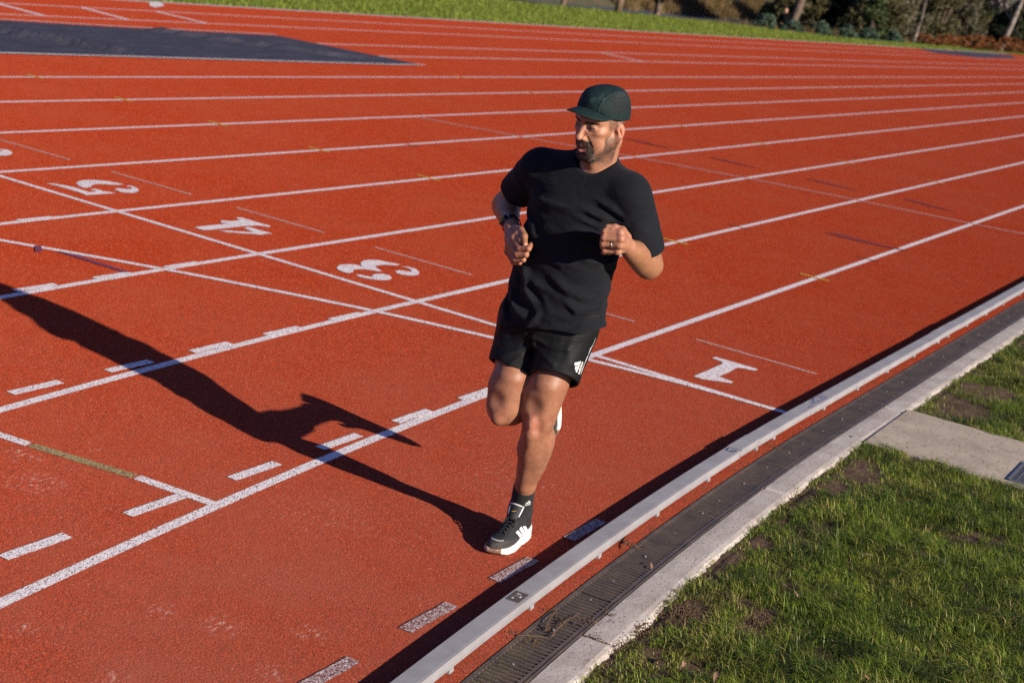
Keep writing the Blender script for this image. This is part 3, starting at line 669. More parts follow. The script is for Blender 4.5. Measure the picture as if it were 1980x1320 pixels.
# small forked tree with twisting limbs
f0 = empty('tree', (-47.5, -22.5, gz(-47.5, -22.5))); tag(f0, 'low dark forked tree with twisting limbs at the water edge', 'tree', 'trees along the lake')
b_ = B(); b_.tube([(0, 0, 0), (.05, .1, .45), (-.1, 0, .8)], [.17, .13, .11], 8)
for a, L in ((.3, 1.4), (2.2, 1.5), (3.9, 1.2), (5.2, 1.6), (1.2, 1.0)):
    p = Vector((-.1, 0, .7)); q = p+Vector((math.cos(a)*L, math.sin(a)*L, L*.55)); w = p+(q-p)*.5+Vector((0, 0, .3)); b_.tube([p, w, q, q+Vector((math.cos(a+.8)*L*.6, math.sin(a+.8)*L*.6, L*.6))], [.09, .06, .05, .02], 6)
mesh('trunk', b_.v, b_.f, 'bark', f0, True)
o = leaves(1800, cloud([(1.6*math.cos(a), 1.6*math.sin(a), 2.0+.3*math.sin(a*3), .7) for a in np.linspace(0, 6, 8)]), .09, 'leaf_olive', 'crown'); o.parent = f0
limb_tree('tree', (-62.9, -22.6, gz(-62.9, -22.6)), 9, .19, (.03, .10), 'bark', 'leaf_olive', 'leaning reddish trunk just right of the standing walker', group='trees along the lake')
limb_tree('tree', (-88.0, -23.4, gz(-88, -23.4)), 8, .10, (.02, .0), 'bark_pale', 'leaf_grey', 'slim pale trunk rising from the rust coloured shrubs', group='pale gum trees')
# white gum at the right with visible limbs
g0 = empty('gum_tree', (-101.7, -21.3, gz(-101.7, -21.3))); tag(g0, 'white barked gum leaning right near the right edge', 'tree', 'pale gum trees')
b_ = B(); b_.tube([(0, 0, 0), (.1, .25, 1.2), (.1, .55, 2.6), (.15, .75, 3.6), (.1, 1.0, 5.2), (0, 1.3, 7), (0, 1.2, 9)], [.24, .19, .18, .16, .14, .1, .06], 10)
b_.tube([(.12, .6, 2.7), (.0, .1, 3.1), (-.2, -.5, 3.8), (-.1, -1.0, 5)], [.10, .07, .06, .03], 7)
b_.tube([(.12, .7, 3.3), (.2, 1.4, 4.0), (.1, 2.0, 5.3)], [.09, .07, .04], 7)
mesh('trunk', b_.v, b_.f, 'bark_pale', g0, True)
o = leaves(260, cloud([(0, -.9, 3.9, .55), (0, -.4, 4.2, .4), (.2, -.2, 3.7, .3)]), .14, 'bark_pale', 'blossom'); o.parent = g0
o = leaves(3000, cloud([(random.gauss(0, 1.3), random.gauss(.8, 1.5), random.uniform(5.2, 9), random.uniform(.6, 1.2)) for _ in range(16)]), .16, 'leaf_grey', 'crown'); o.parent = g0

def bush(name, x, y, h, w, mat, lab, n=2600, lsz=.10, cat='shrub', group=None, cone=False, z=None, stems=True, d=None):
    z0 = gz(x, y) if z is None else z; r_ = empty(name, (x, y, z0)); tag(r_, lab, cat, group); d = d or w
    cl = []
    for _ in range(26):
        f = random.random(); rad = (1-f*.85) if cone else math.sqrt(max(.08, 1-(f*1.0)**2))
        a = random.uniform(0, 6.3); q = random.random()**.5*rad
        cl.append((math.cos(a)*q*w/2*.8, math.sin(a)*q*d/2*.8, h*(.08+.84*f), min(w, h)*random.uniform(.12, .22)))
    o = leaves(n, cloud(cl), lsz, mat, 'foliage'); o.parent = r_
    if stems:
        b_ = B()
        for _ in range(5):
            a = random.uniform(0, 6.3); b_.tube([(0, 0, -.05), (math.cos(a)*w*.12, math.sin(a)*w*.12, h*.4), (math.cos(a)*w*.25, math.sin(a)*w*.25, h*.8)], [.05*h/2, .03*h/2, .012], 5)
        o = mesh('stem', b_.v, b_.f, 'bark', r_)
    return r_
# conical and rounded shrubs behind the verge
bush('shrub', -72.8, -21.6, 2.9, 2.3, 'leaf_green', 'conical mid green shrub at the left end of the rust coloured hedge', 5200, .10, cone=True)
bush('shrub', -77.0, -23.6, 3.6, 2.0, 'leaf_olive', 'narrow yellowish shrub just behind the conical green one', 4200, .10, cone=True)
k = 0
OL = ['olive feathery wattle left of the slim pale trunk', 'grey green feathery wattle behind the slim pale trunk', 'brownish wattle right of the slim pale trunk', 'broad olive wattle halfway to the white gum', 'grey olive wattle left of the white gum', 'dark olive wattle right behind the white gum']
for x, y, h, w, m_ in ((-86, -25.5, 5, 4.2, 'leaf_olive'), (-91, -25.0, 5.5, 4, 'leaf_grey'), (-95, -24.0, 5.2, 3.8, 'leaf_olive'), (-98.5, -23.4, 5.2, 3.6, 'leaf_grey'), (-103, -24.2, 5.5, 4, 'leaf_olive'), (-112, -26.0, 6, 5, 'leaf_dark')):
    bush('wattle', x, y, h, w, m_, OL[k], 7000, .12, 'wattle', 'feathery wattles behind the rust hedge'); k += 1
# blue-green strappy clumps on the lawn edge
TL = ['first', 'second', 'third', 'fourth', 'fifth', 'sixth', 'seventh', 'eighth', 'ninth', 'tenth']
tp = [(-55.5, -21.0), (-57.6, -20.6), (-59.5, -20.0), (-61.5, -20.4), (-63.4, -19.9), (-65.0, -20.3), (-66.6, -19.8), (-68.3, -20.2), (-70.0, -19.7), (-71.5, -19.9)]
for i, (x, y) in enumerate(tp):
    bush('lily_clump', x, y, .78, 1.7, 'leaf_teal', TL[i]+' blue green leafy clump from the left along the lawn edge', 1500, .055, 'plant', 'blue green clumps along the lawn edge', stems=False, z=min(-.05, gz(x, y)+.2), d=1.3)
# low rust hedge
for i in range(13):
    x = -73.5-i*2.6; y = -18.9+.09*i+random.uniform(-.15, .15)
    bush('rust_shrub', x, y, .62+.05*i, 3.0, 'leaf_orange', TL[i % 10]+(' low rust coloured shrub from the left in the hedge' if i < 10 else ' low rust coloured shrub from the left at the far right end of the hedge'), 1500, .07, 'shrub', 'rust coloured low shrubs beyond the far corner', stems=False, z=-.1, d=1.8)
# reeds and dry grass between lawn and scrub
def reeds(name, x0, x1, y0, y1, n, L0, L1, mat, lab, wd=.04):
    x = rng.uniform(x0, x1, n); y = rng.uniform(y0, y1, n)
    cl = vnoise(x, y, .45, 9) > .35; x = x[cl]; y = y[cl]; n = len(x)
    o = blades(name, x, y, terrain(x, y)-.02, rng.uniform(L0, L1, n), rng.uniform(.6, 1.2, n)*wd, rng.uniform(.05, .5, n), rng.uniform(0, 6.3, n), mat); return tag(o, lab, 'reeds', kind='stuff')
reeds('dry_reeds', -112, -78, -41, -38.6, 12000, .4, 1.1, 'reed', 'brown and straw reeds on the far bank of the lake')
reeds('dry_reeds', -96, -65.5, -27.5, -23.6, 9000, .35, .9, 'reed', 'dry tawny grass behind the walker')
# dark woods on the far bank: individual trees, copied
proto = limb_tree('tree', (-60, -48, gz(-60, -48)), 9, .22, (.02, 0), 'bark', 'leaf_dark', 'dark tree on the far bank left of centre', 6500, .26, fork=9, group='dark trees of the wood beyond the lake')
proto2 = bush('bush', -66, -44, 4.2, 6, 'leaf_dark', 'dark rounded bush in the scrub far beyond the track', 6000, .20, 'bush', 'dark bushes of the far scrub')
proto3 = bush('bush', -95, -43.5, 3.4, 5, 'leaf_olive', 'olive rounded bush in the scrub far beyond the track', 6000, .18, 'bush', 'olive bushes of the far scrub')
places = []
q = 0
for row, (yy_, n_) in enumerate(((-46, 17), (-53, 16), (-62, 14))):
    for i in range(n_):
        x = -38-i*(9.5+row)+random.uniform(-2.5, 2.5); y = yy_+random.uniform(-2, 2)-max(0, -x-150)*.1
        copy_tree(proto, (x, y, gz(x, y)), random.uniform(0, 6), random.uniform(.75, 1.35), 'dark tree of the wood beyond the lake')
proto['label'] = 'dark tree of the wood beyond the lake'
for i in range(36):
    x = 2-i*5.2+random.uniform(-1.5, 1.5); y = -41.5-random.uniform(0, 2.5)
    copy_tree(proto2 if i % 3 else proto3, (x, y, gz(x, y)), random.uniform(0, 6), random.uniform(.6, 1.15), 'dark rounded bush in the scrub far beyond the track' if i % 3 else 'olive rounded bush in the scrub far beyond the track')
# scrub behind the hedge to the right
for i in range(16):
    x = -84-i*5+random.uniform(-1.5, 1.5); y = -29-random.uniform(0, 4)+(i > 8)*4
    copy_tree(proto2 if i % 2 else proto3, (x, y, gz(x, y)-.1), random.uniform(0, 6), random.uniform(.9, 1.4), 'dark rounded bush in the scrub far beyond the track' if i % 2 else 'olive rounded bush in the scrub far beyond the track')
# ================================================================== RUNNER
def npv(*a): return np.array(a, float)
def rc(P, a, b, ra, rb):
    a = np.asarray(a, float); b = np.asarray(b, float); ab = b-a; t_ = np.clip(((P-a)@ab)/(ab@ab), 0, 1)
    return np.linalg.norm(P-a-t_[..., None]*ab, axis=-1)-(ra+(rb-ra)*t_)
def ell(P, c, r, Rm=None):
    q = P-np.asarray(c, float)
    if Rm is not None: q = q@Rm           # columns of Rm are the axes
    r = np.asarray(r, float); k0 = np.linalg.norm(q/r, axis=-1); k1 = np.linalg.norm(q/(r*r), axis=-1)+1e-9
    return k0*(k0-1)/k1
def smin(a, b, k): h = np.clip(.5+.5*(b-a)/k, 0, 1); return b*(1-h)+a*h-k*h*(1-h)
def smax(a, b, k): return -smin(-a, -b, k)
def chain(P, items, k):
    d = None
    for it in items:
        e = rc(P, *it) if len(it) == 4 else ell(P, *it)
        d = e if d is None else smin(d, e, k)
    return d
def sn3(P, sc, seed=0):
    """smooth value noise on points, -1..1"""
    g_ = np.random.default_rng(seed).random((32, 32, 32)).astype(np.float32)*2-1
    q = P*sc+50.; i = np.floor(q).astype(int); f = q-i; f = f*f*(3-2*f); x, y, z = i[..., 0] % 32, i[..., 1] % 32, i[..., 2] % 32
    x1, y1, z1 = (x+1) % 32, (y+1) % 32, (z+1) % 32; fx, fy, fz = f[..., 0], f[..., 1], f[..., 2]
    l = lambda a, b, t_: a+(b-a)*t_
    return l(l(l(g_[x, y, z], g_[x1, y, z], fx), l(g_[x, y1, z], g_[x1, y1, z], fx), fy), l(l(g_[x, y, z1], g_[x1, y, z1], fx), l(g_[x, y1, z1], g_[x1, y1, z1], fx), fy), fz)
def nets(fn, lo, hi, h):
    lo = np.asarray(lo, float); n = np.ceil((np.asarray(hi)-lo)/h).astype(int)+1
    # evaluate a sparse set of blocks near the surface, fill the rest by sign
    bs = 6; nb = -(-n//bs); full = nb*bs; D = np.empty(full, np.float32)
    cen = [lo[i]+h*(bs*np.arange(nb[i])+(bs-1)/2) for i in range(3)]
    CX = np.stack(np.meshgrid(*cen, indexing='ij'), -1); dc = fn(CX)
    near = np.abs(dc) < h*bs*.87*1.7+.012
    D4 = np.repeat(np.repeat(np.repeat(np.where(dc < 0, -1., 1.), bs, 0), bs, 1), bs, 2).astype(np.float32)
    bi = np.argwhere(near); o3 = np.stack(np.meshgrid(*[np.arange(bs)]*3, indexing='ij'), -1)
    for i in range(0, len(bi), 3000):
        q = bi[i:i+3000]; G = (q[:, None, None, None, :]*bs+o3); v = fn(lo+h*G).astype(np.float32)
        D4[G[..., 0], G[..., 1], G[..., 2]] = v
    D = D4[:n[0], :n[1], :n[2]]
    I = D < 0
    c = [(0, 0, 0), (1, 0, 0), (0, 1, 0), (1, 1, 0), (0, 0, 1), (1, 0, 1), (0, 1, 1), (1, 1, 1)]
    sl = lambda o: (slice(o[0], n[0]-1+o[0]), slice(o[1], n[1]-1+o[1]), slice(o[2], n[2]-1+o[2]))
    cnt = sum(I[sl(o)].astype(np.int8) for o in c); act = (cnt > 0) & (cnt < 8)
    ijk = np.argwhere(act); vid = np.full(act.shape, -1, np.int32); vid[act] = np.arange(len(ijk))
    val = np.stack([D[ijk[:, 0]+o[0], ijk[:, 1]+o[1], ijk[:, 2]+o[2]] for o in c], 1)
    acc = np.zeros((len(ijk), 3)); w = np.zeros(len(ijk)); ca = np.array(c, float)
    for a in range(8):
        for b in range(a+1, 8):
            if np.abs(ca[a]-ca[b]).sum() != 1: continue
            m = (val[:, a] < 0) != (val[:, b] < 0); t_ = val[m, a]/(val[m, a]-val[m, b])
            acc[m] += ca[a]+(ca[b]-ca[a])*t_[:, None]; w[m] += 1
    V = lo+(ijk+acc/w[:, None])*h
    Fs = []
    for axi in range(3):
        u, v = [(1, 2), (2, 0), (0, 1)][axi]
        A = I[tuple(slice(0, -1) if k == axi else slice(1, -1) for k in range(3))]; Bq = I[tuple(slice(1, None) if k == axi else slice(1, -1) for k in range(3))]
        e = np.argwhere(A != Bq); fl = A[e[:, 0], e[:, 1], e[:, 2]]
        base = e.copy(); base[:, u] += 1; base[:, v] += 1
        def at(du, dv):
            q = base.copy(); q[:, u] += du-1; q[:, v] += dv-1; return vid[q[:, 0], q[:, 1], q[:, 2]]
        Q = np.stack([at(0, 0), at(1, 0), at(1, 1), at(0, 1)], 1); Q[~fl] = Q[~fl][:, ::-1]; Fs.append(Q)
    F = np.concatenate(Fs); F = F[(F >= 0).all(1)]
    return V, F
def basis(F_, L_, U_): return np.stack([F_, L_, U_], 1)         # columns
def frame(fwd, upv):
    f = np.asarray(fwd, float); f /= np.linalg.norm(f); l = np.cross(upv, f); l /= np.linalg.norm(l); return basis(f, l, np.cross(f, l))
def setcol(o, C, name='Col'):
    a = o.data.attributes.new(name, 'FLOAT_COLOR', 'POINT'); c = np.ones((len(C), 4), np.float32); c[:, :3] = C; a.data.foreach_set('color', c.ravel())
def joinmesh(parts):
    V = []; F = []; k = 0
    for v, f in parts: V.append(v); F.append(f+k); k += len(v)
    return np.concatenate(V), np.concatenate(F)

# ---- materials for the figure
t = NT('skin'); n1 = t.noise(55, 5, .7); n2 = t.noise(420, 3, .6); c = t.attr()
c = t.mix(t.gr(n1, .38, .66, 0, .55), c, t.mix(1, c, (.78, .60, .54, 1), 'MULTIPLY'))
M['skin'] = t.fin(c, .48, t.bump(n2, .35, .0014, t.bump(n1, .22, .004)), Subsurface_Weight=.04, Subsurface_Scale=.012, Specular_IOR_Level=.42)
t.b.inputs['Subsurface Radius'].default_value = (1, .35, .2)
def cloth(name, c1, rough, weave, sheen=0., wr=0, spec=.3):
    t = NT(name); n1 = t.noise(7, 5, .65); n2 = t.noise(900, 2, .5)
    c = t.mix(t.gr(n1, .3, .7), c1, tuple(x*1.35 for x in c1[:3])+(1,))
    nb = t.bump(n2, weave, .0006)
    if wr:
        nz = t.noise(8, 5, .6, vec=t.mapv((1, 1, 2.8), (.3, .2, .5)), dist=1.6); nb = t.bump(nz, wr, .012, nb)
    return t.fin(c, rough, nb, Sheen_Weight=sheen, Specular_IOR_Level=spec)
M['shirt'] = cloth('black_cotton', (.0072, .0078, .0108, 1), .88, .35, .04, .55, .12)
M['shorts'] = cloth('black_nylon', (.0050, .0053, .0060, 1), .62, .15, 0, .22, .18)
t = NT('knit_sock'); w_ = t.n('TexWave', wave_type='BANDS', bands_direction='DIAGONAL'); w_.inputs['Scale'].default_value = 120
t.l(t.mapv((.2, 1.4, .05)), w_.inputs['Vector']); M['sock'] = t.fin(t.mix(w_.outputs['Fac'], (.010, .010, .011, 1), (.015, .015, .016, 1)), .9, t.bump(w_.outputs['Fac'], .25, .0015))
t = NT('cap_fabric'); n2 = t.noise(700, 2); M['cap'] = t.fin(t.mix(t.gr(t.noise(9), .3, .7), (.0038, .0135, .0135, 1), (.0055, .019, .019, 1)), .75, t.bump(n2, .3, .0006), Specular_IOR_Level=.25)
t = NT('cap_mesh_fabric'); w_ = t.n('TexWave', wave_type='BANDS', bands_direction='Z'); w_.inputs['Scale'].default_value = 44; t.l(t.mapv((1, .5, 1), (.25, .35, 0)), w_.inputs['Vector'])
M['capmesh'] = t.fin(t.mix(t.gr(w_.outputs['Fac'], .35, .65), (.0015, .002, .003, 1), (.009, .020, .021, 1)), .7, t.bump(w_.outputs['Fac'], .8, .004))
t = NT('embroidery'); M['embroid'] = t.fin((.012, .036, .036), .6)
t = NT('hair'); M['hair'] = t.fin((.020, .014, .010), .55)
t = NT('hair_grey'); M['hairgrey'] = t.fin((.16, .14, .12), .55)
t = NT('eye'); M['eye'] = t.fin(t.attr(), .22, Specular_IOR_Level=.3)
t = NT('lips'); M['teeth'] = t.fin((.62, .55, .47), .3)
t = NT('print_white'); M['print'] = t.fin((.62, .62, .60), .45)
t = NT('shoe_upper'); w2 = t.vor(520); M['upper'] = t.fin(t.mix(t.gr(w2, .2, .6, 0, .5), t.attr(), (.004, .004, .004, 1)), .7, t.bump(w2, .6, .0012))
t = NT('midsole_foam'); M['midsole'] = t.fin(t.mix(t.gr(t.noise(40, 4), .5, .75, 0, .4), t.attr(), (.55, .48, .40, 1)), .55, t.bump(t.noise(300), .1, .001))
t = NT('lace'); M['lace'] = t.fin((.008, .008, .009), .8)
t = NT('shoe_white'); M['shoewhite'] = t.fin((.74, .74, .72), .5)
t = NT('watch_case'); M['watch'] = t.fin((.006, .006, .007), .3)
t = NT('watch_glass'); M['glass'] = t.fin((.02, .022, .016), .08, Specular_IOR_Level=.7)
t = NT('ring_metal'); M['ring'] = t.fin((.62, .58, .52), .25, Metallic=1.)
t = NT('gold_thread'); M['goldthread'] = t.fin((.6, .38, .05), .4)

ORG = Vector((2.87, -.10, 0))
runner = empty('person', ORG); tag(runner, 'bearded man in a green cap, black t-shirt and black shorts running in the inside lane', 'person')
SKIN = npv(.37, .178, .108); SKINARM = npv(.29, .135, .070)

# ---- joints (world metres)
HL, HR = npv(2.885, -.045, .905), npv(2.875, -.200, .90)
KL, AL = npv(2.955, -.055, .548), npv(2.785, -.146, .105)
KR, AR = npv(2.985, -.186, .555), npv(2.505, -.260, .520)
SHR, ELR, WRR = npv(2.935, -.245, 1.452), npv(2.775, -.428, 1.252), npv(2.992, -.272, 1.228)
SHL, ELL, WRL = npv(2.965, .163, 1.445), npv(2.865, .222, 1.195), npv(3.030, .205, 1.270)

def legs(P):
    L = chain(P, [(HL, KL+npv(-.012, 0, .03), .098, .060), (KL+npv(.004, .016, .14), KL+npv(.004, .016, .055), .060, .047), (KL+npv(.012, -.028, .10), KL+npv(.014, -.026, .035), .040, .034),
                  (KL+npv(0, 0, -.01), KL+npv(-.045, -.025, -.13), .054, .052), (KL+npv(-.045, -.02, -.13), npv(2.838, -.117, .25), .052, .0350), (npv(2.838, -.117, .25), AL, .0350, .031)], .03)
    L = smin(L, rc(P, KL+npv(-.058, -.002, -.075), KL+npv(-.105, -.045, -.225), .050, .043), .035)
    L = smin(L, rc(P, KL+npv(-.040, .010, -.10), KL+npv(-.085, -.020, -.20), .040, .032), .025)
    L = smin(L, ell(P, KL+npv(.044, 0, .004), (.025, .026, .031)), .012)
    for sy in (1, -1): L = smax(L, -ell(P, KL+npv(.066, .035*sy, -.018), (.022, .016, .034)), .026)
    L = smax(L, -ell(P, KL+npv(.086, .004, .066), (.030, .034, .026)), .030)
    L = smin(L, rc(P, KL+npv(.040, .0, -.055), npv(2.872, -.112, .25), .012, .010), .028)
    L = smax(L, -rc(P, KL+npv(.010, .058, -.10), KL+npv(-.055, .030, -.27), .012, .010), .03)
    L = smin(L, rc(P, KL+npv(.036, -.004, -.045), KL+npv(.028, -.01, -.07), .016, .012), .03)
    Rr = chain(P, [(HR, KR+npv(-.014, 0, .03), .100, .066), (KR+npv(.004, .012, .13), KR+npv(.008, .008, .04), .060, .052), (KR+npv(.006, -.02, .09), KR+npv(.008, -.012, .03), .048, .042),
                   (KR+npv(-.004, 0, .0), AR, .058, .036)], .03)
    Rr = smin(Rr, rc(P, KR+npv(-.08, -.010, -.012), KR+npv(-.24, -.034, -.018), .060, .051), .035)
    Rr = smin(Rr, ell(P, KR+npv(.036, .002, -.020), (.027, .028, .030)), .014)
    Rr = smax(Rr, -ell(P, KR+npv(.086, -.004, .050), (.028, .034, .024)), .03)
    return smin(L, Rr, .012)
def arm(P, s_, e, w, flex):
    ax = (w-e)/np.linalg.norm(w-e)
    d = chain(P, [(s_, e, .056, .044), (e, w, .046, .0285)], .03)
    d = smin(d, rc(P, e+ax*.03+flex*.016, e+ax*.12+flex*.010, .042, .033), .022)
    d = smin(d, rc(P, e+ax*.05-flex*.012, e+ax*.16-flex*.004, .034, .024), .025)
    return smin(d, ell(P, e-ax*.012, (.034, .036, .034)), .02)
RR = [.0112, .0115, .0110, .0098]
def hand(P, Wp, ch, th, k=.0038):
    """wrist, four finger chains (knuckle, joint, joint, tip), thumb chain: one closed fist"""
    ch = [[np.array(q) for q in f] for f in ch]; th = [np.array(q) for q in th]; pc = sum(f[0] for f in ch)/4
    d = rc(P, Wp, Wp*.35+pc*.65, .0255, .0225)
    for i_, f in enumerate(ch):
        d = smin(d, rc(P, Wp*.75+f[0]*.25, f[0]-(f[1]-f[0])*.03, .0185, RR[i_]+.0018), .009); d = smin(d, ell(P, f[0], (RR[i_]+.0026,)*3), .007)
    d = smin(d, rc(P, pc*.8+ch[1][2]*.2, pc*.5+ch[2][2]*.5, .020, .014), .012)
    d = smin(d, rc(P, (th[1]+ch[0][0])/2, (th[2]*.5+ch[0][1]*.35+ch[0][0]*.15), .0150, .0125), .010)
    for i_, f in enumerate(ch):
        r_ = RR[i_]; g_ = smin(smin(rc(P, f[0], f[1], r_+.0008, r_*.98), rc(P, f[1], f[2], r_*1.02, r_*.90), .004), rc(P, f[2], f[3], r_*.90, r_*.78), .004)
        d = smin(d, g_, k)
    t_ = smin(smin(rc(P, th[0], th[1], .0185, .0145), rc(P, th[1], th[2], .0142, .0122), .006), rc(P, th[2], th[3], .0122, .0098), .005)
    return smin(d, t_, .005), ch
WL = npv(3.037, .205, 1.276); WR_ = npv(3.002, -.267, 1.227)
CHR = [[(3.06, -0.22, 1.2045), (3.085, -0.1774, 1.1776), (3.088, -0.1416, 1.1866), (3.07, -0.1435, 1.1993)], [(3.058, -0.2299, 1.183), (3.082, -0.1854, 1.1547), (3.082, -0.1507, 1.1613), (3.065, -0.1545, 1.1756)], [(3.05, -0.239, 1.1612), (3.068, -0.1979, 1.1333), (3.068, -0.165, 1.1394), (3.05, -0.1733, 1.1525)], [(3.035, -0.2487, 1.144), (3.045, -0.2141, 1.1155), (3.047, -0.1881, 1.1202), (3.03, -0.1977, 1.1313)]]
THR = [(3.020, -0.2382, 1.2300), (3.045, -0.2020, 1.234), (3.069, -0.1760, 1.2210), (3.084, -0.1610, 1.200)]
CHL = [[(3.115, 0.2038, 1.3285), (3.132, 0.1563, 1.3224), (3.105, 0.1419, 1.3076), (3.095, 0.1608, 1.3076)], [(3.122, 0.2129, 1.3099), (3.138, 0.1594, 1.3021), (3.108, 0.1436, 1.2866), (3.1, 0.1672, 1.2879)], [(3.118, 0.2114, 1.2876), (3.13, 0.156, 1.279), (3.103, 0.1454, 1.2648), (3.095, 0.1687, 1.2679)], [(3.105, 0.2023, 1.2626), (3.115, 0.1593, 1.2549), (3.093, 0.1484, 1.2446), (3.085, 0.168, 1.2468)]]
THL = [(3.055, 0.2029, 1.3067), (3.085, 0.1966, 1.3314), (3.112, 0.1803, 1.3406), (3.125, 0.1595, 1.3387)]
HLD = dict(Wp=WL, ch=CHL, th=THL); HRD = dict(Wp=WR_, ch=CHR, th=THR)
aLn = npv(.9, .05, .38); aLn /= np.linalg.norm(aLn); aRn = npv(.72, .36, -.50); aRn /= np.linalg.norm(aRn)
flexL = np.cross(WRL-ELL, npv(0, 1, 0)); flexL /= np.linalg.norm(flexL); flexL = -flexL if flexL[2] < 0 else flexL
def armL(P):
    d = arm(P, SHL, ELL, WRL, flexL); h, _ = hand(P, **HLD); return smin(d, h, .014)
def armR(P):
    d = arm(P, SHR, ELR, WRR, npv(0, 0, 1)); h, _ = hand(P, **HRD); return smin(d, h, .014)

# ---- head frame
HC = npv(3.002, .013, 1.662); haz, hp, hroll = math.radians(-16), math.radians(11), math.radians(-3)
Fh = npv(math.cos(haz)*math.cos(hp), math.sin(haz)*math.cos(hp), -math.sin(hp)); Lh = npv(-math.sin(haz), math.cos(haz), 0); Uh = np.cross(Fh, Lh)
Lh, Uh = Lh*math.cos(hroll)+Uh*math.sin(hroll), Uh*math.cos(hroll)-Lh*math.sin(hroll)
HB = basis(Fh, Lh, Uh)
def h2w(q): return HC+np.asarray(q, float)@HB.T
def w2h(P): return (P-HC)@HB
NB = npv(2.945, -.005, 1.485)                 # base of neck
def headf(P):
    Q = w2h(P); A = Q.copy(); A[..., 1] = np.abs(A[..., 1])
    d = ell(A, (-.004, 0, .032), (.0890, .0735, .0780))
    d = smin(d, ell(A, (.034, 0, -.010), (.062, .060, .075)), .02)
    d = smin(d, ell(A, (.030, 0, -.055), (.060, .052, .060)), .02)
    d = smin(d, rc(A, (.000, .056, -.048), (.062, .020, -.103), .020, .020), .022)            # jaw
    d = smin(d, rc(A, (.073, .0, -.107), (.070, .016, -.106), .0185, .017), .014)             # chin
    d = smin(d, ell(A, (.050, .043, -.016), (.030, .023, .018)), .012)                        # cheek bone
    d = smin(d, ell(A, (.054, .036, -.052), (.024, .020, .026)), .018)
    d = smin(d, rc(A, (.085, .010, .026), (.066, .050, .026), .0115, .011), .014)            # brow
    d = smin(d, ell(A, (.078, 0, -.066), (.022, .032, .026)), .014)                           # muzzle
    d = smax(d, -ell(A, (.104, .031, .002), (.026, .022, .0150)), .010)                      # socket
    d = smin(d, rc(A, (.084, 0, .014), (.110, 0, -.033), .0075, .0095), .008)                # nose
    d = smin(d, ell(A, (.1115, 0, -.034), (.0115, .0115, .0105)), .006)
    d = smin(d, ell(A, (.0985, .0135, -.0375), (.0105, .0068, .0085)), .005)
    d = smax(d, -ell(A, (.103, .0065, -.0455), (.007, .0038, .0045)), .003)
    d = smin(d, rc(A, (.099, 0, -.056), (.093, .004, -.048), .005, .005), .007)
    # nasolabial fold
    fold = rc(A, (.092, .021, -.034), (.082, .036, -.064), .001, .001); d = d+.0026*np.exp(-(fold/.0042)**2)
    # lids: an almond bulge with the eyeball in the slit
    lid = ell(A, (.0735, .031, .002), (.0165, .0165, .0150)); d = smin(d, lid, .004)
    sl = ell(A, (.088, .0315, .0000), (.012, .0120, .0048)); d = smax(d, -sl, .0016)
    bag = rc(A, (.087, .020, -.0125), (.080, .042, -.0105), .001, .001); d = d+.0012*np.exp(-(bag/.003)**2)
    # lips and the open mouth
    d = smin(d, rc(A, (.0985, .0, -.0655), (.0885, .020, -.0715), .0052, .0030), .004)
    d = smin(d, rc(A, (.0975, .0, -.0830), (.0885, .018, -.0765), .0070, .0035), .004)
    d = smax(d, -ell(A, (.099, 0, -.0735), (.018, .0185, .0048)), .0022)
    d = d+.0018*np.exp(-(rc(A, (.092, 0, -.0935), (.088, .012, -.093), .001, .001)/.005)**2)
    # ears
    ec = npv(-.013, .0755, -.016); EA = basis(npv(.93, -.36, 0)/np.linalg.norm((.93, -.36)), npv(.36, .93, 0)/np.linalg.norm((.36, .93)), npv(.0, 0, 1.))
    ear = ell(A, ec, (.0165, .0075, .0295), EA)
    ear = smin(ear, rc(A, ec+npv(.006, .001, -.020), ec+npv(.010, .0, -.029), .008, .007), .008)
    rim = ell(A, ec+npv(.005, .0100, .003), (.0110, .0075, .0205), EA); ear = smax(ear, -rim, .003)
    ear = smin(ear, rc(A, ec+npv(.003, .006, .012), ec+npv(-.005, .008, -.010), .0028, .0030), .004); ear = smin(ear, rc(A, ec+npv(.012, .002, .002), ec+npv(.010, .003, -.010), .0040, .0036), .004)
    d = smin(d, ear, .010)
    # neck and upper chest
    n_ = rc(P, h2w((-.028, 0, -.050)), NB+npv(0, .0, .0), .056, .063)
    n_ = smin(n_, rc(P, h2w((-.030, .048, -.062)), NB+npv(.045, .012, -.02), .015, .013), .025)
    n_ = smin(n_, rc(P, h2w((-.030, -.048, -.062)), NB+npv(.045, -.02, -.02), .015, .013), .025)
    n_ = smin(n_, ell(P, h2w((.040, 0, -.125)), (.016, .016, .02)), .03)
    n_ = smin(n_, ell(P, NB+npv(-.01, -.0, -.075), (.095, .150, .075)), .03)
    return smin(d, n_, .022)
def torsof(P):
    return chain(P, [(npv(2.88, -.12, .88), npv(2.90, -.10, 1.05), .13, .125), (npv(2.90, -.09, 1.05), npv(2.93, -.05, 1.32), .125, .13),
                     (npv(2.93, -.15, 1.35), npv(2.94, .06, 1.34), .11, .11), (SHR+npv(0, .03, -.02), SHL+npv(0, -.03, -.02), .055, .055), (npv(2.94, -.03, 1.36), NB, .09, .06)], .05)
parts = []
Vh, Fq = nets(headf, (2.84, -.17, 1.43), (3.15, .19, 1.80), .0021); parts.append((Vh, Fq)); nh = len(Vh)
VaL, Fa = nets(armL, (2.79, .06, 1.13), (3.20, .31, 1.42), .0021); parts.append((VaL, Fa)); naL = len(VaL)
VaR, Fb = nets(armR, (2.70, -.50, 1.10), (3.10, -.12, 1.40), .0021); parts.append((VaR, Fb)); naR = len(VaR)
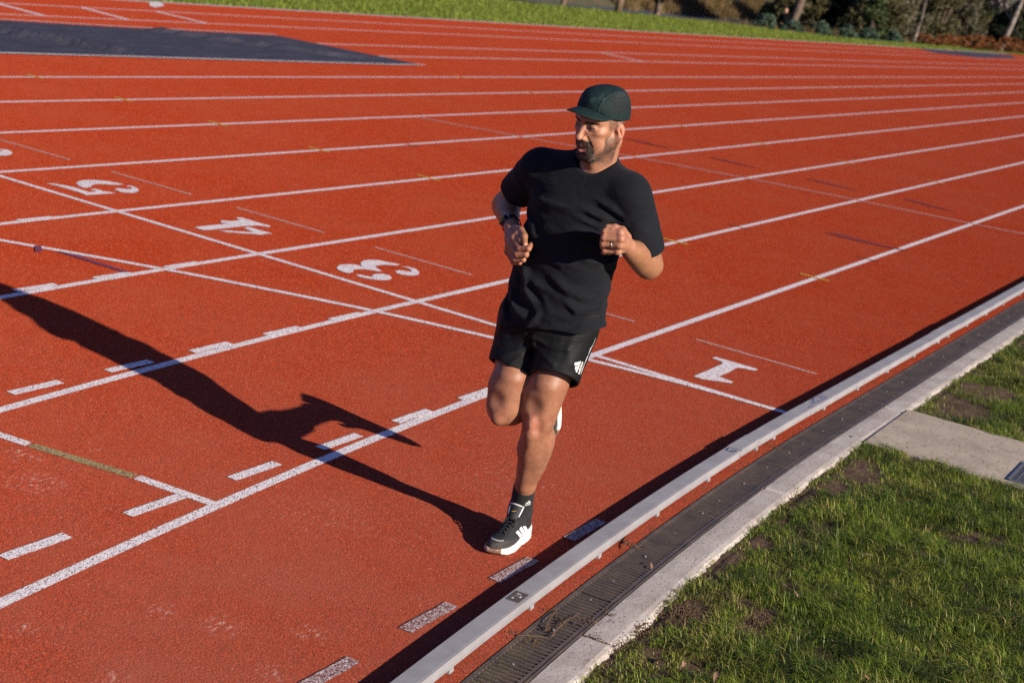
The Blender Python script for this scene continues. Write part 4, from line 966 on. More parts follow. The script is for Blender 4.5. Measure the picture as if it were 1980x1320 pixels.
Vl, Fc = nets(legs, (2.44, -.36, .09), (3.10, .09, .98), .0038); parts.append((Vl, Fc)); nl_ = len(Vl)
Vt, Fd = nets(lambda P: torsof(P)+.034, (2.70, -.33, .78), (3.10, .26, 1.52), .010); parts.append((Vt, Fd))
V, F = joinmesh(parts)
body = mesh('body', V, F, 'skin', smooth=True); child(body, runner)
# pigment: lips, cheeks, stubble, knees, knuckles
C = np.tile(SKIN, (len(V), 1)); Q = w2h(V); A = Q.copy(); A[:, 1] = np.abs(A[:, 1]); ish = np.arange(len(V)) < nh
def blend(C, m, col): return C*(1-m[:, None])+np.asarray(col)*m[:, None]
def g(d, w): return np.exp(-np.maximum(d, 0)**2/w**2)
n5 = sn3(V, 38, 3); n6 = sn3(V, 320, 4)*.5+sn3(V, 170, 5)*.5
C = blend(C, ish*g(np.linalg.norm(A-npv(.06, .045, -.02), axis=1), .032)*.28, (.50, .19, .12))
C = blend(C, ish*g(np.linalg.norm(A-npv(.115, 0, -.033), axis=1), .016)*.4, (.52, .20, .13))
C = blend(C, ish*g(np.linalg.norm((A-npv(-.012, .085, -.01))*npv(1, 1, .6), axis=1)-.01, .016)*.5, (.56, .19, .13))
def beard(A, n5):
    """0..1 density of the beard in the head frame"""
    F_, L_, U_ = A[:, 0], A[:, 1], A[:, 2]
    side = ss(-U_, .012+.0*F_, .055)*ss(.090-L_, 0, .02)
    line = ss(-(U_+.050+.55*np.maximum(F_-.02, 0)), 0, .022)          # lower on the cheek towards the front
    stub = np.maximum(line, ss(-U_-.02, 0, .02)*(F_ < .045)*(F_ > -.012))*(F_ > -.016)*ss(U_, -.155, -.118)
    must = ss(F_, .070, .082)*ss(.040-L_, 0, .008)*ss(-U_, .044, .049)*ss(U_, -.070, -.064)
    gotee = ss(U_, -.136, -.124)*ss(F_, .038, .055)*ss(.045-L_, 0, .010)*ss(-U_, .087, .092)
    ring_ = ss(F_, .052, .066)*ss(.044-L_, 0, .007)*ss(L_, .0195, .024)*ss(-U_, .054, .062)
    soul = ss(F_, .08, .088)*ss(.008-L_, 0, .004)*ss(-U_, .087, .091)
    den = np.maximum.reduce([stub*.50, side*0+ss(-U_, .0, .04)*(F_ < .045)*(F_ > -.004)*.22*ss(.09-L_, 0, .02)*ss(L_, .04, .05)*ss(U_, -.155, -.12), must, gotee*.95, ring_*.95, soul]); return np.clip(den*(1+.25*n5), 0, 1)
bd = beard(A, n5)*ish
lips = np.minimum(rc(A, (.1005, 0, -.0655), (.0895, .020, -.0720), .0055, .0030), rc(A, (.1000, 0, -.0835), (.0890, .017, -.0770), .0068, .0032))
C = blend(C, np.clip(bd*1.25*(.6+.4*(n6 > -.15)), 0, 1)*.93, (.026, .018, .015))
C = blend(C, ish*g(lips, .0016)*.9, (.40, .13, .11))
mouth = ell(A, (.096, 0, -.0735), (.016, .0175, .0050)); C = blend(C, ish*g(mouth, .0012)*.92*(A[:, 0] < .0955), (.05, .012, .010))
brow = rc(A, (.096, .0155, .0165), (.076, .049, .0200), .0036, .0012); C = blend(C, ish*g(brow, .003)*.72, (.045, .03, .02))
C = blend(C, ish*g(np.linalg.norm(A-npv(.088, .031, -.006), axis=1), .014)*.25, (.36, .15, .10))
hairm = ish*ss(Q[:, 2], -.020, .0)*ss(-(Q[:, 0]-.040+.0*Q[:, 2]), 0, .008)*(A[:, 1] > .045)*(1-g(np.linalg.norm(A-npv(-.012, .085, -.012), axis=1)-.018, .004))
C = blend(C, np.clip(hairm*(.6+.4*n6), 0, 1)*.8, (.06, .045, .035))
isarm = (np.arange(len(V)) >= nh) & (np.arange(len(V)) < nh+naL+naR); isleg = (np.arange(len(V)) >= nh+naL+naR) & (np.arange(len(V)) < nh+naL+naR+nl_)
C[isarm] = SKINARM; C[isleg] = SKIN*npv(.80, .74, .70)
for hd in (HLD, HRD):
    _, tips = hand(V[:2], **hd)
    for f_ in tips:
        for q_ in f_[:3]: C = blend(C, isarm*g(np.linalg.norm(V-q_, axis=1)-.006, .009)*.38, (.50, .18, .13))
hd_w = isarm*(g(np.linalg.norm(V-(WRL+aLn*.07), axis=1)-.05, .03)+g(np.linalg.norm(V-(WRR+aRn*.07), axis=1)-.05, .03)); C = blend(C, np.clip(hd_w, 0, 1)*.30, (.50, .23, .165))
C = blend(C, isleg*g(np.linalg.norm(V-(KL+npv(.06, 0, 0)), axis=1)-.015, .03)*.45, (.50, .19, .13)); C = blend(C, isleg*g(np.linalg.norm(V-(KR+npv(.07, 0, 0)), axis=1)-.015, .03)*.3, (.48, .19, .13))
C = blend(C, isleg*g(np.linalg.norm(V-(KL+npv(.062, -.006, -.002)), axis=1), .010)*.5, (.62, .42, .36))
C = C*(1+.09*n5[:, None]*npv(.7, 1.1, 1.1)); C[isleg] *= (1-.10*np.clip(sn3(V[isleg]*npv(1, 1, .35), 210, 9), 0, 1))[:, None]
setcol(body, C)
bvh = BVHTree.FromPolygons([tuple(v) for v in V[:nh].tolist()], [tuple(f) for f in Fq.tolist()])

# ---- short hairs: beard, brows, sides; and hairs on shins and forearms
bn = np.zeros((len(V), 3)); body.data.vertices.foreach_get('normal', bn.ravel()) if False else None
nrm = np.empty(len(V)*3, np.float32); body.data.vertices.foreach_get('normal', nrm); nrm = nrm.reshape(-1, 3)
def strands(name, P, N, Dn, L, Wd, mat, lift=.5):
    n = len(P); Dn = Dn-(Dn*N).sum(1)[:, None]*N; Dn /= np.linalg.norm(Dn, axis=1)[:, None]+1e-9
    d = Dn*(1-lift)+N*lift; d += rng.normal(0, .22, (n, 3)); d /= np.linalg.norm(d, axis=1)[:, None]
    s_ = np.cross(d, N); s_ /= np.linalg.norm(s_, axis=1)[:, None]+1e-9; P = P-N*.0004
    Vv = np.stack([P-s_*Wd/2, P+s_*Wd/2, P+d*L[:, None]], 1).reshape(-1, 3)
    o = mesh(name, Vv, np.arange(3*n).reshape(n, 3), mat); return child(o, runner) if name in ('leg_hair', 'arm_hair') else o
def pick(prob, n):
    p = prob/prob.sum(); i = rng.choice(len(p), n, p=p); return i
idx_h = np.arange(nh)
def jit(i, s_=.0012): return V[i]+rng.normal(0, s_, (len(i), 3))*np.array([1, 1, 1])-nrm[i]*(rng.normal(0, s_, (len(i), 3))*nrm[i]).sum(1)[:, None]*0
down = -Uh*.9-Fh*.1
full = bd[:nh]*(bd[:nh] > .5)
i = pick(full+bd[:nh]*.22, 11500); sg = np.sign(Q[i, 1])[:, None]
dirs = np.where((A[i, 2] > -.07)[:, None], -Uh*.7+sg*Lh*.7, -Uh*1.+Fh*.25+sg*Lh*.1)
beard_o = strands('beard', jit(i, .0006), nrm[i], dirs, rng.uniform(.003, .0075, len(i))*(.5+.6*bd[i]), .00042, 'hair', .35); child(beard_o, runner)
i = pick(full*(A[:nh, 2] < -.09), 330); gb = strands('beard', jit(i, .0006), nrm[i], -Uh+0*dirs[:len(i)], rng.uniform(.004, .008, len(i)), .0004, 'hairgrey', .4); child(gb, runner)
bw = np.exp(-(np.maximum(brow[:nh], 0)/.002)**2); sgn = np.sign(Q[:nh, 1])
i = pick(bw*(bw > .3), 1700); eb = strands('eyebrow', jit(i, .0005), nrm[i], np.sign(Q[i, 1])[:, None]*Lh+Uh*.15, rng.uniform(.005, .008, len(i)), .00045, 'hair', .2); child(eb, runner)
i = pick(hairm[:nh]+1e-9, 2600); hs = strands('hair', jit(i, .0008), nrm[i], -Uh-Fh*.3+0*nrm[i], rng.uniform(.004, .008, len(i)), .00045, 'hair', .25); child(hs, runner)
lm = isleg & (V[:, 2] < .80) & (V[:, 2] > .20); pl_ = lm*(.35+.65*(V[:, 2] < .5))
i = pick(pl_.astype(float), 4200); strands('leg_hair', jit(i, .002), nrm[i], npv(-.1, .0, -1.)+0*nrm[i], rng.uniform(.005, .010, len(i)), .00022, 'hair', .25)
i = pick(isarm*((V-WRL)@(-aLn) > 0)*(V[:, 1] > 0)*1.+isarm*(V[:, 1] < 0)*((V-WRR)@(aRn) < 0)*.6, 1800); strands('arm_hair', jit(i, .002), nrm[i], aLn*.5+npv(0, 0, -.8)+0*nrm[i], rng.uniform(.004, .009, len(i)), .00018, 'hair', .25)

# ---- eyes, teeth, nails
for sgn_ in (1, -1):
    bm = bmesh.new(); bmesh.ops.create_uvsphere(bm, u_segments=28, v_segments=18, radius=.0128); Vv = np.array([v.co[:] for v in bm.verts])
    ctr = h2w((.0738, sgn_*.031, .0015)); me = bpy.data.meshes.new('eye'); look = Fh*.93-Lh*.18-Uh*.26; look /= np.linalg.norm(look)
    for v in bm.verts: v.co = Vector(ctr+np.array(v.co[:]))
    bm.to_mesh(me); 
    for p_ in me.polygons: p_.use_smooth = True
    me.materials.append(M['eye']); o = bpy.data.objects.new('eye', me); COL.objects.link(o)
    dt = (Vv/.0128)@look; Cc = np.where((dt > .90)[:, None], npv(.022, .012, .008), npv(.38, .32, .28)); Cc[dt > .985] = (.004, .004, .004); setcol(o, Cc); child(o, runner)
b_ = B()
for i in range(-4, 5): 
    c = h2w((.0895-.0009*i*i*.35, i*.0036, -.0785)); b_.box(c, Fh, Lh, Uh, .004, .0034, .0055)
child(b_.build('teeth', 'teeth'), runner)
def nail(p, q, outn, w, L):
    p, q = np.asarray(p), np.asarray(q); a = (q-p)/np.linalg.norm(q-p); n_ = outn-a*(outn@a); n_ /= np.linalg.norm(n_); s_ = np.cross(a, n_); Vv = []; Ff = []
    for i in range(5):
        for j in range(5):
            u_ = (j-2)/2; x = i/4; ww = w*(1-.35*(x*2-1)**4); Vv.append(q+a*(L*(x-.45))+s_*ww*u_+n_*(.0100-.0030*u_*u_-.0008*x))
            if i and j: k = i*5+j; Ff.append((k, k-1, k-6, k-5))
    t_ = mesh('nail', Vv, Ff, 'nailm', smooth=True); child(t_, runner)
t = NT('nail'); M['nailm'] = t.fin((.58, .34, .27), .3)
nail(THR[2], npv(*THR[3])+npv(.001, .0015, -.003), npv(.9, .45, .35), .0062, .012)

# ---- T-shirt
def vloft(P, zs, cx, cy, a, b, pw=2.3):
    z = P[..., 2]; q = [np.interp(z, zs, v) for v in (cx, cy, a, b)]
    x = np.abs(P[..., 0]-q[0])/q[2]; y = np.abs(P[..., 1]-q[1])/q[3]
    k0 = (x**pw+y**pw)**(1/pw)+1e-9; gr_ = np.sqrt((x/q[2])**2+(y/q[3])**2)/k0+1e-6
    return (k0-1)/np.maximum(gr_, 1/np.maximum(q[2], q[3]))*1.
def fold(d, P, a, b, c, amp, w):
    """a soft ridge along the bent line a-b-c"""
    e = np.minimum(rc(P, a, b, 0, 0), rc(P, b, c, 0, 0)); return d-amp*np.exp(-(e/w)**2)
axR = (ELR-SHR)/np.linalg.norm(ELR-SHR); axL = (ELL-SHL)/np.linalg.norm(ELL-SHL)
HEMR = SHR+axR*.190; HEML = SHL+axL*.215
fr = random.Random(11); FOLDS = []
def onfront(y, z, dx=0): return npv(3.055+dx, y, z)
for (p, q, r_, am, w) in [
    # fans from the left armpit across the chest
    ((.175, 1.33), (.10, 1.345), (.02, 1.37), .0055, .010), ((.175, 1.31), (.09, 1.315), (.0, 1.335), .0050, .009), ((.172, 1.29), (.10, 1.282), (.02, 1.285), .0050, .010), ((.165, 1.27), (.10, 1.25), (.04, 1.235), .0045, .010),
    ((.17, 1.355), (.12, 1.385), (.05, 1.41), .004, .010),
    # drag lines from the right shoulder down
    ((-.23, 1.33), (-.17, 1.26), (-.13, 1.20), .005, .013), ((-.24, 1.28), (-.20, 1.19), (-.15, 1.13), .0055, .014), ((-.20, 1.36), (-.10, 1.35), (-.02, 1.36), .003, .012),
    # belly: long diagonals, bunched low on the right side
    ((-.20, 1.12), (-.14, 1.07), (-.06, 1.04), .008, .014), ((-.17, 1.10), (-.15, 1.03), (-.10, .98), .008, .012), ((-.05, 1.10), (.02, 1.06), (.10, 1.04), .006, .014),
    ((-.03, 1.05), (.05, 1.00), (.13, .99), .006, .012), ((.14, 1.03), (.07, .975), (-.02, .96), .006, .012), ((.15, .985), (.10, .955), (.05, .93), .005, .010), ((-.22, 1.00), (-.19, .95), (-.12, .92), .007, .013),
    ((-.26, .97), (-.24, .92), (-.22, .885), .006, .012), ((-.08, .97), (-.10, .93), (-.13, .90), .005, .010), ((.15, 1.10), (.13, 1.06), (.06, 1.08), .005, .010), ((-.12, 1.17), (-.02, 1.155), (.08, 1.17), .004, .012), ((.16, 1.20), (.10, 1.18), (.03, 1.19), .005, .011)]:
    FOLDS.append((p, q, r_, am, w))
def shirtf(P):
    zs = [.84, .90, .97, 1.04, 1.12, 1.20, 1.28, 1.36, 1.42, 1.46, 1.50, 1.53]
    cx = [2.895, 2.895, 2.898, 2.902, 2.91, 2.92, 2.928, 2.932, 2.930, 2.930, 2.93, 2.93]
    cy = [-.083, -.082, -.088, -.088, -.080, -.063, -.049, -.041, -.042, -.036, -.030, -.02]
    aa = [.147, .146, .145, .145, .144, .143, .143, .136, .112, .088, .068, .050]
    bb = [.200, .199, .188, .183, .181, .180, .182, .190, .196, .165, .118, .070]
    tw = P
    d = vloft(tw, zs, cx, cy, aa, bb)*.92
    d = smin(d, rc(P, SHR+npv(0, .06, -.01), SHL+npv(0, -.06, -.01), .066, .066), .05)
    d = smin(d, rc(P, NB+npv(-.005, .0, .015), SHR+npv(0, .03, .012), .052, .052), .035); d = smin(d, rc(P, NB+npv(-.005, .0, .015), SHL+npv(0, -.03, .012), .052, .052), .035)
    s1 = rc(P, SHR+npv(0, .01, -.008), HEMR+axR*.05, .071, .068); s2 = rc(P, SHL+npv(0, -.01, -.008), HEML+axL*.06, .073, .072)
    cutR = (P-HEMR)@axR; cutL = (P-HEML)@(axL+npv(0, -.10, .06)); 
    s1 = smax(s1, cutR, .004); s2 = smax(s2, cutL, .004)
    hollow1 = np.maximum(rc(P, SHR, HEMR+axR*.05, .059, .058), -(cutR+.018)); hollow2 = np.maximum(rc(P, SHL, HEML+axL*.05, .062, .062), -(cutL+.020))
    s1 = np.maximum(s1, -hollow1); s2 = np.maximum(s2, -hollow2)
    d = smin(d, s1, .030); d = smin(d, s2, .030)
    # cloth relief
    yz = P[..., 1:]; fr_ = (P[..., 0] > 2.93)
    for p, q, r_, am, w in FOLDS:
        e = smin(rc(yz, p, q, 0, 0), rc(yz, q, r_, 0, 0), .012); L_ = np.abs(((yz-np.array(q))@(np.array(r_)-np.array(p)))/np.sum((np.array(r_)-np.array(p))**2)); w2 = w*1.25
        d = d-fr_*am*1.75*np.exp(-np.maximum(L_-.15, 0)**2/.08)*(np.exp(-(e/w2)**2)-.35*np.exp(-((e-w2*1.7)/(w2*1.1))**2))
    low = ss(-P[..., 2], -1.22, -.95)
    d = d-.0048*sn3(P*npv(1, 1, 1.6), 11, 1)*(.35+.9*low)-.0018*sn3(P*npv(1, .7, 1.8), 27, 2)*(.5+low)
    # sleeve creases running round the arm
    for S0, axx in ((SHR, axR), (SHL, axL)):
        t_ = (P-S0)@axx; d = d-.0016*np.sin(t_*95+6*sn3(P, 9, 6))*np.exp(-((t_-.10)/.07)**2)
    # cut: hem, with a wave, and the neck opening
    hemz = .905+.16*(P[..., 1]+.09)+.006*np.sin((P[..., 1]+.1)*16+1.2)+.005*sn3(P, 14, 8)-.010*(P[..., 0]-2.9)/.14
    d = smax(d, hemz-P[..., 2], .004)
    inner = np.maximum(vloft(P, zs, cx, cy, np.array(aa)-.015, np.array(bb)-.015)*.92, P[..., 2]-(hemz+.030)); d = np.maximum(d, -inner)
    d = d+.0016*np.exp(-((P[..., 2]-hemz-.024)/.0030)**2)+.0014*np.exp(-((cutR+.022)/.003)**2)*(P[..., 1] < -.28)+.0014*np.exp(-((cutL+.024)/.003)**2)*(P[..., 1] > .14)*(P[..., 2] < 1.36)
    nk = ell(P, NB+npv(.030, .006, .058), (.086, .080, .062), frame(npv(1, 0, -.42), npv(0, 0, 1))); d = smax(d, -nk, .005)
    return d
Vs, Fs_ = nets(shirtf, (2.70, -.50, .84), (3.12, .30, 1.56), .0031)
shirt = mesh('t_shirt', Vs, Fs_, 'shirt', smooth=True); child(shirt, runner)
# ribbed collar
shbvh = BVHTree.FromPolygons([tuple(v) for v in Vs.tolist()], [tuple(f) for f in Fs_.tolist()])
FN = frame(npv(1, 0, -.42), npv(0, 0, 1)); ring = []
cpt = NB+npv(.030, .006, .058)
pts = []
for i in range(64):
    a = 2*math.pi*i/64
    # follow the rim: start inside the opening and move outwards until the shirt is met
    dirr = FN@npv(math.cos(a), math.sin(a), 0); best = None
    for hh in np.linspace(.05, -.07, 25):
        o_ = cpt+FN@npv(0, 0, 1)*hh; hit = shbvh.ray_cast(Vector(o_), Vector(dirr), .13)
        if hit[0] is not None: best = np.array(hit[0]); break
    if best is not None: pts.append(best)
pts = np.array(pts); 
for _ in range(6): pts = (np.roll(pts, 1, 0)+pts*2+np.roll(pts, -1, 0))/4
b_ = B(); n = len(pts); m_ = 8; Vv = []; Ff = []
for i in range(n):
    d_ = pts[(i+1) % n]-pts[i-1]; d_ /= np.linalg.norm(d_); o_ = pts[i]-pts.mean(0); o_ -= d_*(o_@d_); o_ /= np.linalg.norm(o_); w_ = np.cross(d_, o_)
    ax_ = o_*.85+w_*(-.5 if w_[2] > 0 else .5); ax_ /= np.linalg.norm(ax_); bx_ = np.cross(d_, ax_)
    for j in range(m_):
        th = 2*math.pi*j/m_; Vv.append(pts[i]+ax_*(math.cos(th)*.0095+.006)+bx_*math.sin(th)*.0032+npv(0, 0, .0015))
for i in range(n):
    for j in range(m_): Ff.append((i*m_+j, i*m_+(j+1) % m_, ((i+1) % n)*m_+(j+1) % m_, ((i+1) % n)*m_+j))
o = mesh('collar', Vv, Ff, 'shirt', smooth=True); o.parent = shirt

# ---- shorts
SL0, SL1 = npv(2.885, -.030, .90), npv(2.952, -.022, .715); SR0, SR1 = npv(2.878, -.205, .90), npv(2.950, -.200, .700)
def shortsf(P):
    d = ell(P, npv(2.882, -.115, .90), (.138, .178, .11))
    L = rc(P, SL0, SL1+(SL1-SL0)*.25, .106, .088); Rr = rc(P, SR0, SR1+(SR1-SR0)*.25, .105, .088)
    aL_ = (SL1-SL0)/np.linalg.norm(SL1-SL0); aR_ = (SR1-SR0)/np.linalg.norm(SR1-SR0)
    cL = (P-SL1)@(aL_+npv(.22, .16, 0)); cR = (P-SR1)@(aR_+npv(.18, -.12, 0))
    L = smax(L, cL, .003); Rr = smax(Rr, cR, .003)
    hl = np.maximum(rc(P, SL0, SL1+(SL1-SL0)*.3, .096, .0800), -(cL+.022)); hr = np.maximum(rc(P, SR0, SR1+(SR1-SR0)*.3, .094, .0790), -(cR+.022))
    L = np.maximum(L, -hl); Rr = np.maximum(Rr, -hr)
    d = smin(smin(L, Rr, .012), smax(d, .80-P[..., 2], .02), .03)
    wv = np.exp(-((P[..., 2]-.80)/.06)**2)
    hw = ss(np.minimum(np.abs(cL), np.abs(cR)), .0, .05); d = d-.004*hw*sn3(P*npv(1, 1.3, 1), 15, 12)-.0018*hw*sn3(P*npv(1, 1.5, .8), 34, 13)
    yz = P[..., 1:]
    for p, q, r_, am, w in [((-.11, .86), (-.16, .83), (-.23, .80), .006, .010), ((-.10, .84), (-.15, .80), (-.21, .765), .006, .010), ((-.11, .82), (-.14, .78), (-.17, .74), .005, .010), ((-.10, .86), (-.04, .845), (.03, .85), .006, .010), ((-.10, .83), (-.05, .81), (.0, .79), .005, .010), ((-.12, .88), (-.12, .84), (-.115, .79), -.008, .010), ((-.25, .87), (-.20, .86), (-.15, .88), .005, .010)]:
        e = np.minimum(rc(yz, p, q, 0, 0), rc(yz, q, r_, 0, 0)); d = d-(P[..., 0] > 2.9)*am*np.exp(-(e/w)**2)
    return np.maximum(d, P[..., 2]-.955)
Vp, Fp = nets(shortsf, (2.72, -.34, .655), (3.10, .11, .965), .0036)
shorts = mesh('shorts', Vp, Fp, 'shorts', smooth=True); child(shorts, runner)

# ---- decals laid on a surface
def decal(name, polys, bvh_, org, ex, ey, dirn, mat, parent, off=.0009, res=.003):
    """polys: lists of 2-D points in metres in the plane (ex, ey) around org, cast along dirn onto the surface"""
    org, ex, ey, dirn = [Vector(v) for v in (org, ex, ey, dirn)]; dirn.normalize(); bm = bmesh.new()
    for P_ in polys:
        try: bm.faces.new([bm.verts.new((x, y, 0)) for x, y in P_])
        except ValueError: pass
    bmesh.ops.triangulate(bm, faces=bm.faces)
    for _ in range(4):
        e_ = [e for e in bm.edges if e.calc_length() > res*2]
        if not e_: break
        bmesh.ops.subdivide_edges(bm, edges=e_, cuts=1); bmesh.ops.triangulate(bm, faces=bm.faces)
    dead = []
    for v in bm.verts:
        p = org+ex*v.co.x+ey*v.co.y; h = bvh_.ray_cast(p, dirn, .25)
        if h[0] is None: dead.append(v)
        else: v.co = h[0]-dirn*off
    bmesh.ops.delete(bm, geom=dead, context='VERTS')
    me = bpy.data.meshes.new(name); bm.to_mesh(me); bm.free(); me.materials.append(M[mat]); o = bpy.data.objects.new(name, me); COL.objects.link(o); o.parent = parent
    return o
def textpolys(s_, size, shear=0., bold=0.):
    cu = bpy.data.curves.new('lettering', 'FONT'); cu.body = s_; cu.size = size; cu.shear = shear; cu.align_x = 'CENTER'; cu.align_y = 'CENTER'; cu.resolution_u = 3; cu.offset = bold
    o = bpy.data.objects.new('lettering', cu); COL.objects.link(o); dg = bpy.context.evaluated_depsgraph_get(); me = bpy.data.meshes.new_from_object(o.evaluated_get(dg))
    P_ = [[(me.vertices[i].co.x, me.vertices[i].co.y) for i in p.vertices] for p in me.polygons]
    bpy.data.objects.remove(o); bpy.data.curves.remove(cu); bpy.data.meshes.remove(me); return P_
def rot2(P_, a, sc=1., dx=0., dy=0.): c, s_ = math.cos(a), math.sin(a); return [[((x*c-y*s_)*sc+dx, (x*s_+y*c)*sc+dy) for x, y in q] for q in P_]
# three slanted bars with the word under them
BARS = [[(-.50, 0), (-.26, 0), (-.36, .22), (-.44, .22)][:0] or [(-.46, 0), (-.22, 0), (-.36, .24), (-.46, .12)], [(-.16, 0), (.12, 0), (-.12, .44), (-.34, .32)], [(.18, 0), (.48, 0), (.12, .66), (-.08, .54)]]
LOGO = BARS+rot2(textpolys('adidas', .40, bold=.012), 0, 1, 0, -.22)
EYE = np.array(CAM_LOC)
def camray(px_, py_):
    d = fw + r2*((px_-990)/3000.) - u2*((py_-660)/3000.); return d.normalized()
sbvh = BVHTree.FromPolygons([tuple(v) for v in Vp.tolist()], [tuple(f) for f in Fp.tolist()])
h = sbvh.ray_cast(CAM_LOC, camray(1119, 709))
if h[0] is not None:
    c, nn_ = h[0], h[1]; nn_ = Vector((nn_.x, nn_.y, nn_.z*.3)).normalized(); ey_ = Vector((0, 0, 1)); ex_ = ey_.cross(nn_).normalized(); ey_ = nn_.cross(ex_)
    decal('logo_print', rot2(LOGO, math.radians(66), .047), sbvh, c+nn_*.05, ex_, ey_, -nn_, 'print', shorts, .0022, .003)
    lm_ = []
    path = [(1160, 651), (1155, 664), (1150, 672), (1146, 683), (1143, 690), (1138, 702), (1134, 712), (1131, 722)]; wd = [.0005, .0007, .0022, .0007, .0018, .0008, .0018, .0005]
    Vv = []; Ff = []
    for i_, ((a, b_), w_) in enumerate(zip(path, wd)):
        h2 = sbvh.ray_cast(CAM_LOC, camray(a-9, b_+2))
        if h2[0] is None: continue
        p_ = h2[0]+h2[1]*.002; Vv += [p_-ex_*w_, p_+ex_*w_]; k_ = len(Vv)
        if k_ > 2: Ff.append((k_-4, k_-3, k_-1, k_-2))
    o = mesh('side_piping', Vv, Ff, 'print'); o.parent = shorts

# ---- socks
def sockL(P):
    top = npv(2.832, -.121, .232); d = chain(P, [(top+npv(.01, .004, .03), AL+npv(0, 0, .02), .0430, .0430), (AL+npv(0, 0, .02), AL+npv(-.02, 0, -.02), .042, .040), (AL+npv(.01, .002, -.01), AL+npv(.11, .01, -.055), .040, .032)], .02)
    ax_ = (top-AL)/np.linalg.norm(top-AL); t_ = (P-AL)@ax_
    d = d-.0008*np.sin(t_*700)*(t_ < .05)*(t_ > .0); return smax(d, (P-top)@ax_, .003)
Vk, Fk = nets(sockL, (2.68, -.24, .03), (2.98, -.05, .26), .0025); sock = mesh('sock', Vk, Fk, 'sock', smooth=True); child(sock, runner)
kbvh = BVHTree.FromPolygons([tuple(v) for v in Vk.tolist()], [tuple(f) for f in Fk.tolist()])
h = kbvh.ray_cast(CAM_LOC, camray(1021, 973))
if h[0] is not None:
    c, nn_ = h[0], h[1]; ey_ = Vector((.35, .1, 1)).normalized(); ex_ = ey_.cross(nn_).normalized(); ey_ = nn_.cross(ex_)
    decal('logo_print', rot2(LOGO, math.radians(0), .026), kbvh, c+nn_*.03, ex_, ey_, -nn_, 'print', sock, .0012, .003)
def sockR(P):
    ax_ = (KR-AR)/np.linalg.norm(KR-AR); top = AR+ax_*.13; d = chain(P, [(top+ax_*.03, AR, .041, .041), (AR, AR+npv(-.06, -.0, -.02), .041, .036), (AR, AR+npv(-.06, -.03, -.10), .038, .03)], .02); return smax(d, (P-top)@ax_, .003)
Vk, Fk = nets(sockR, (2.36, -.36, .38), (2.76, -.16, .66), .004); o = mesh('sock', Vk, Fk, 'sock', smooth=True); child(o, runner)

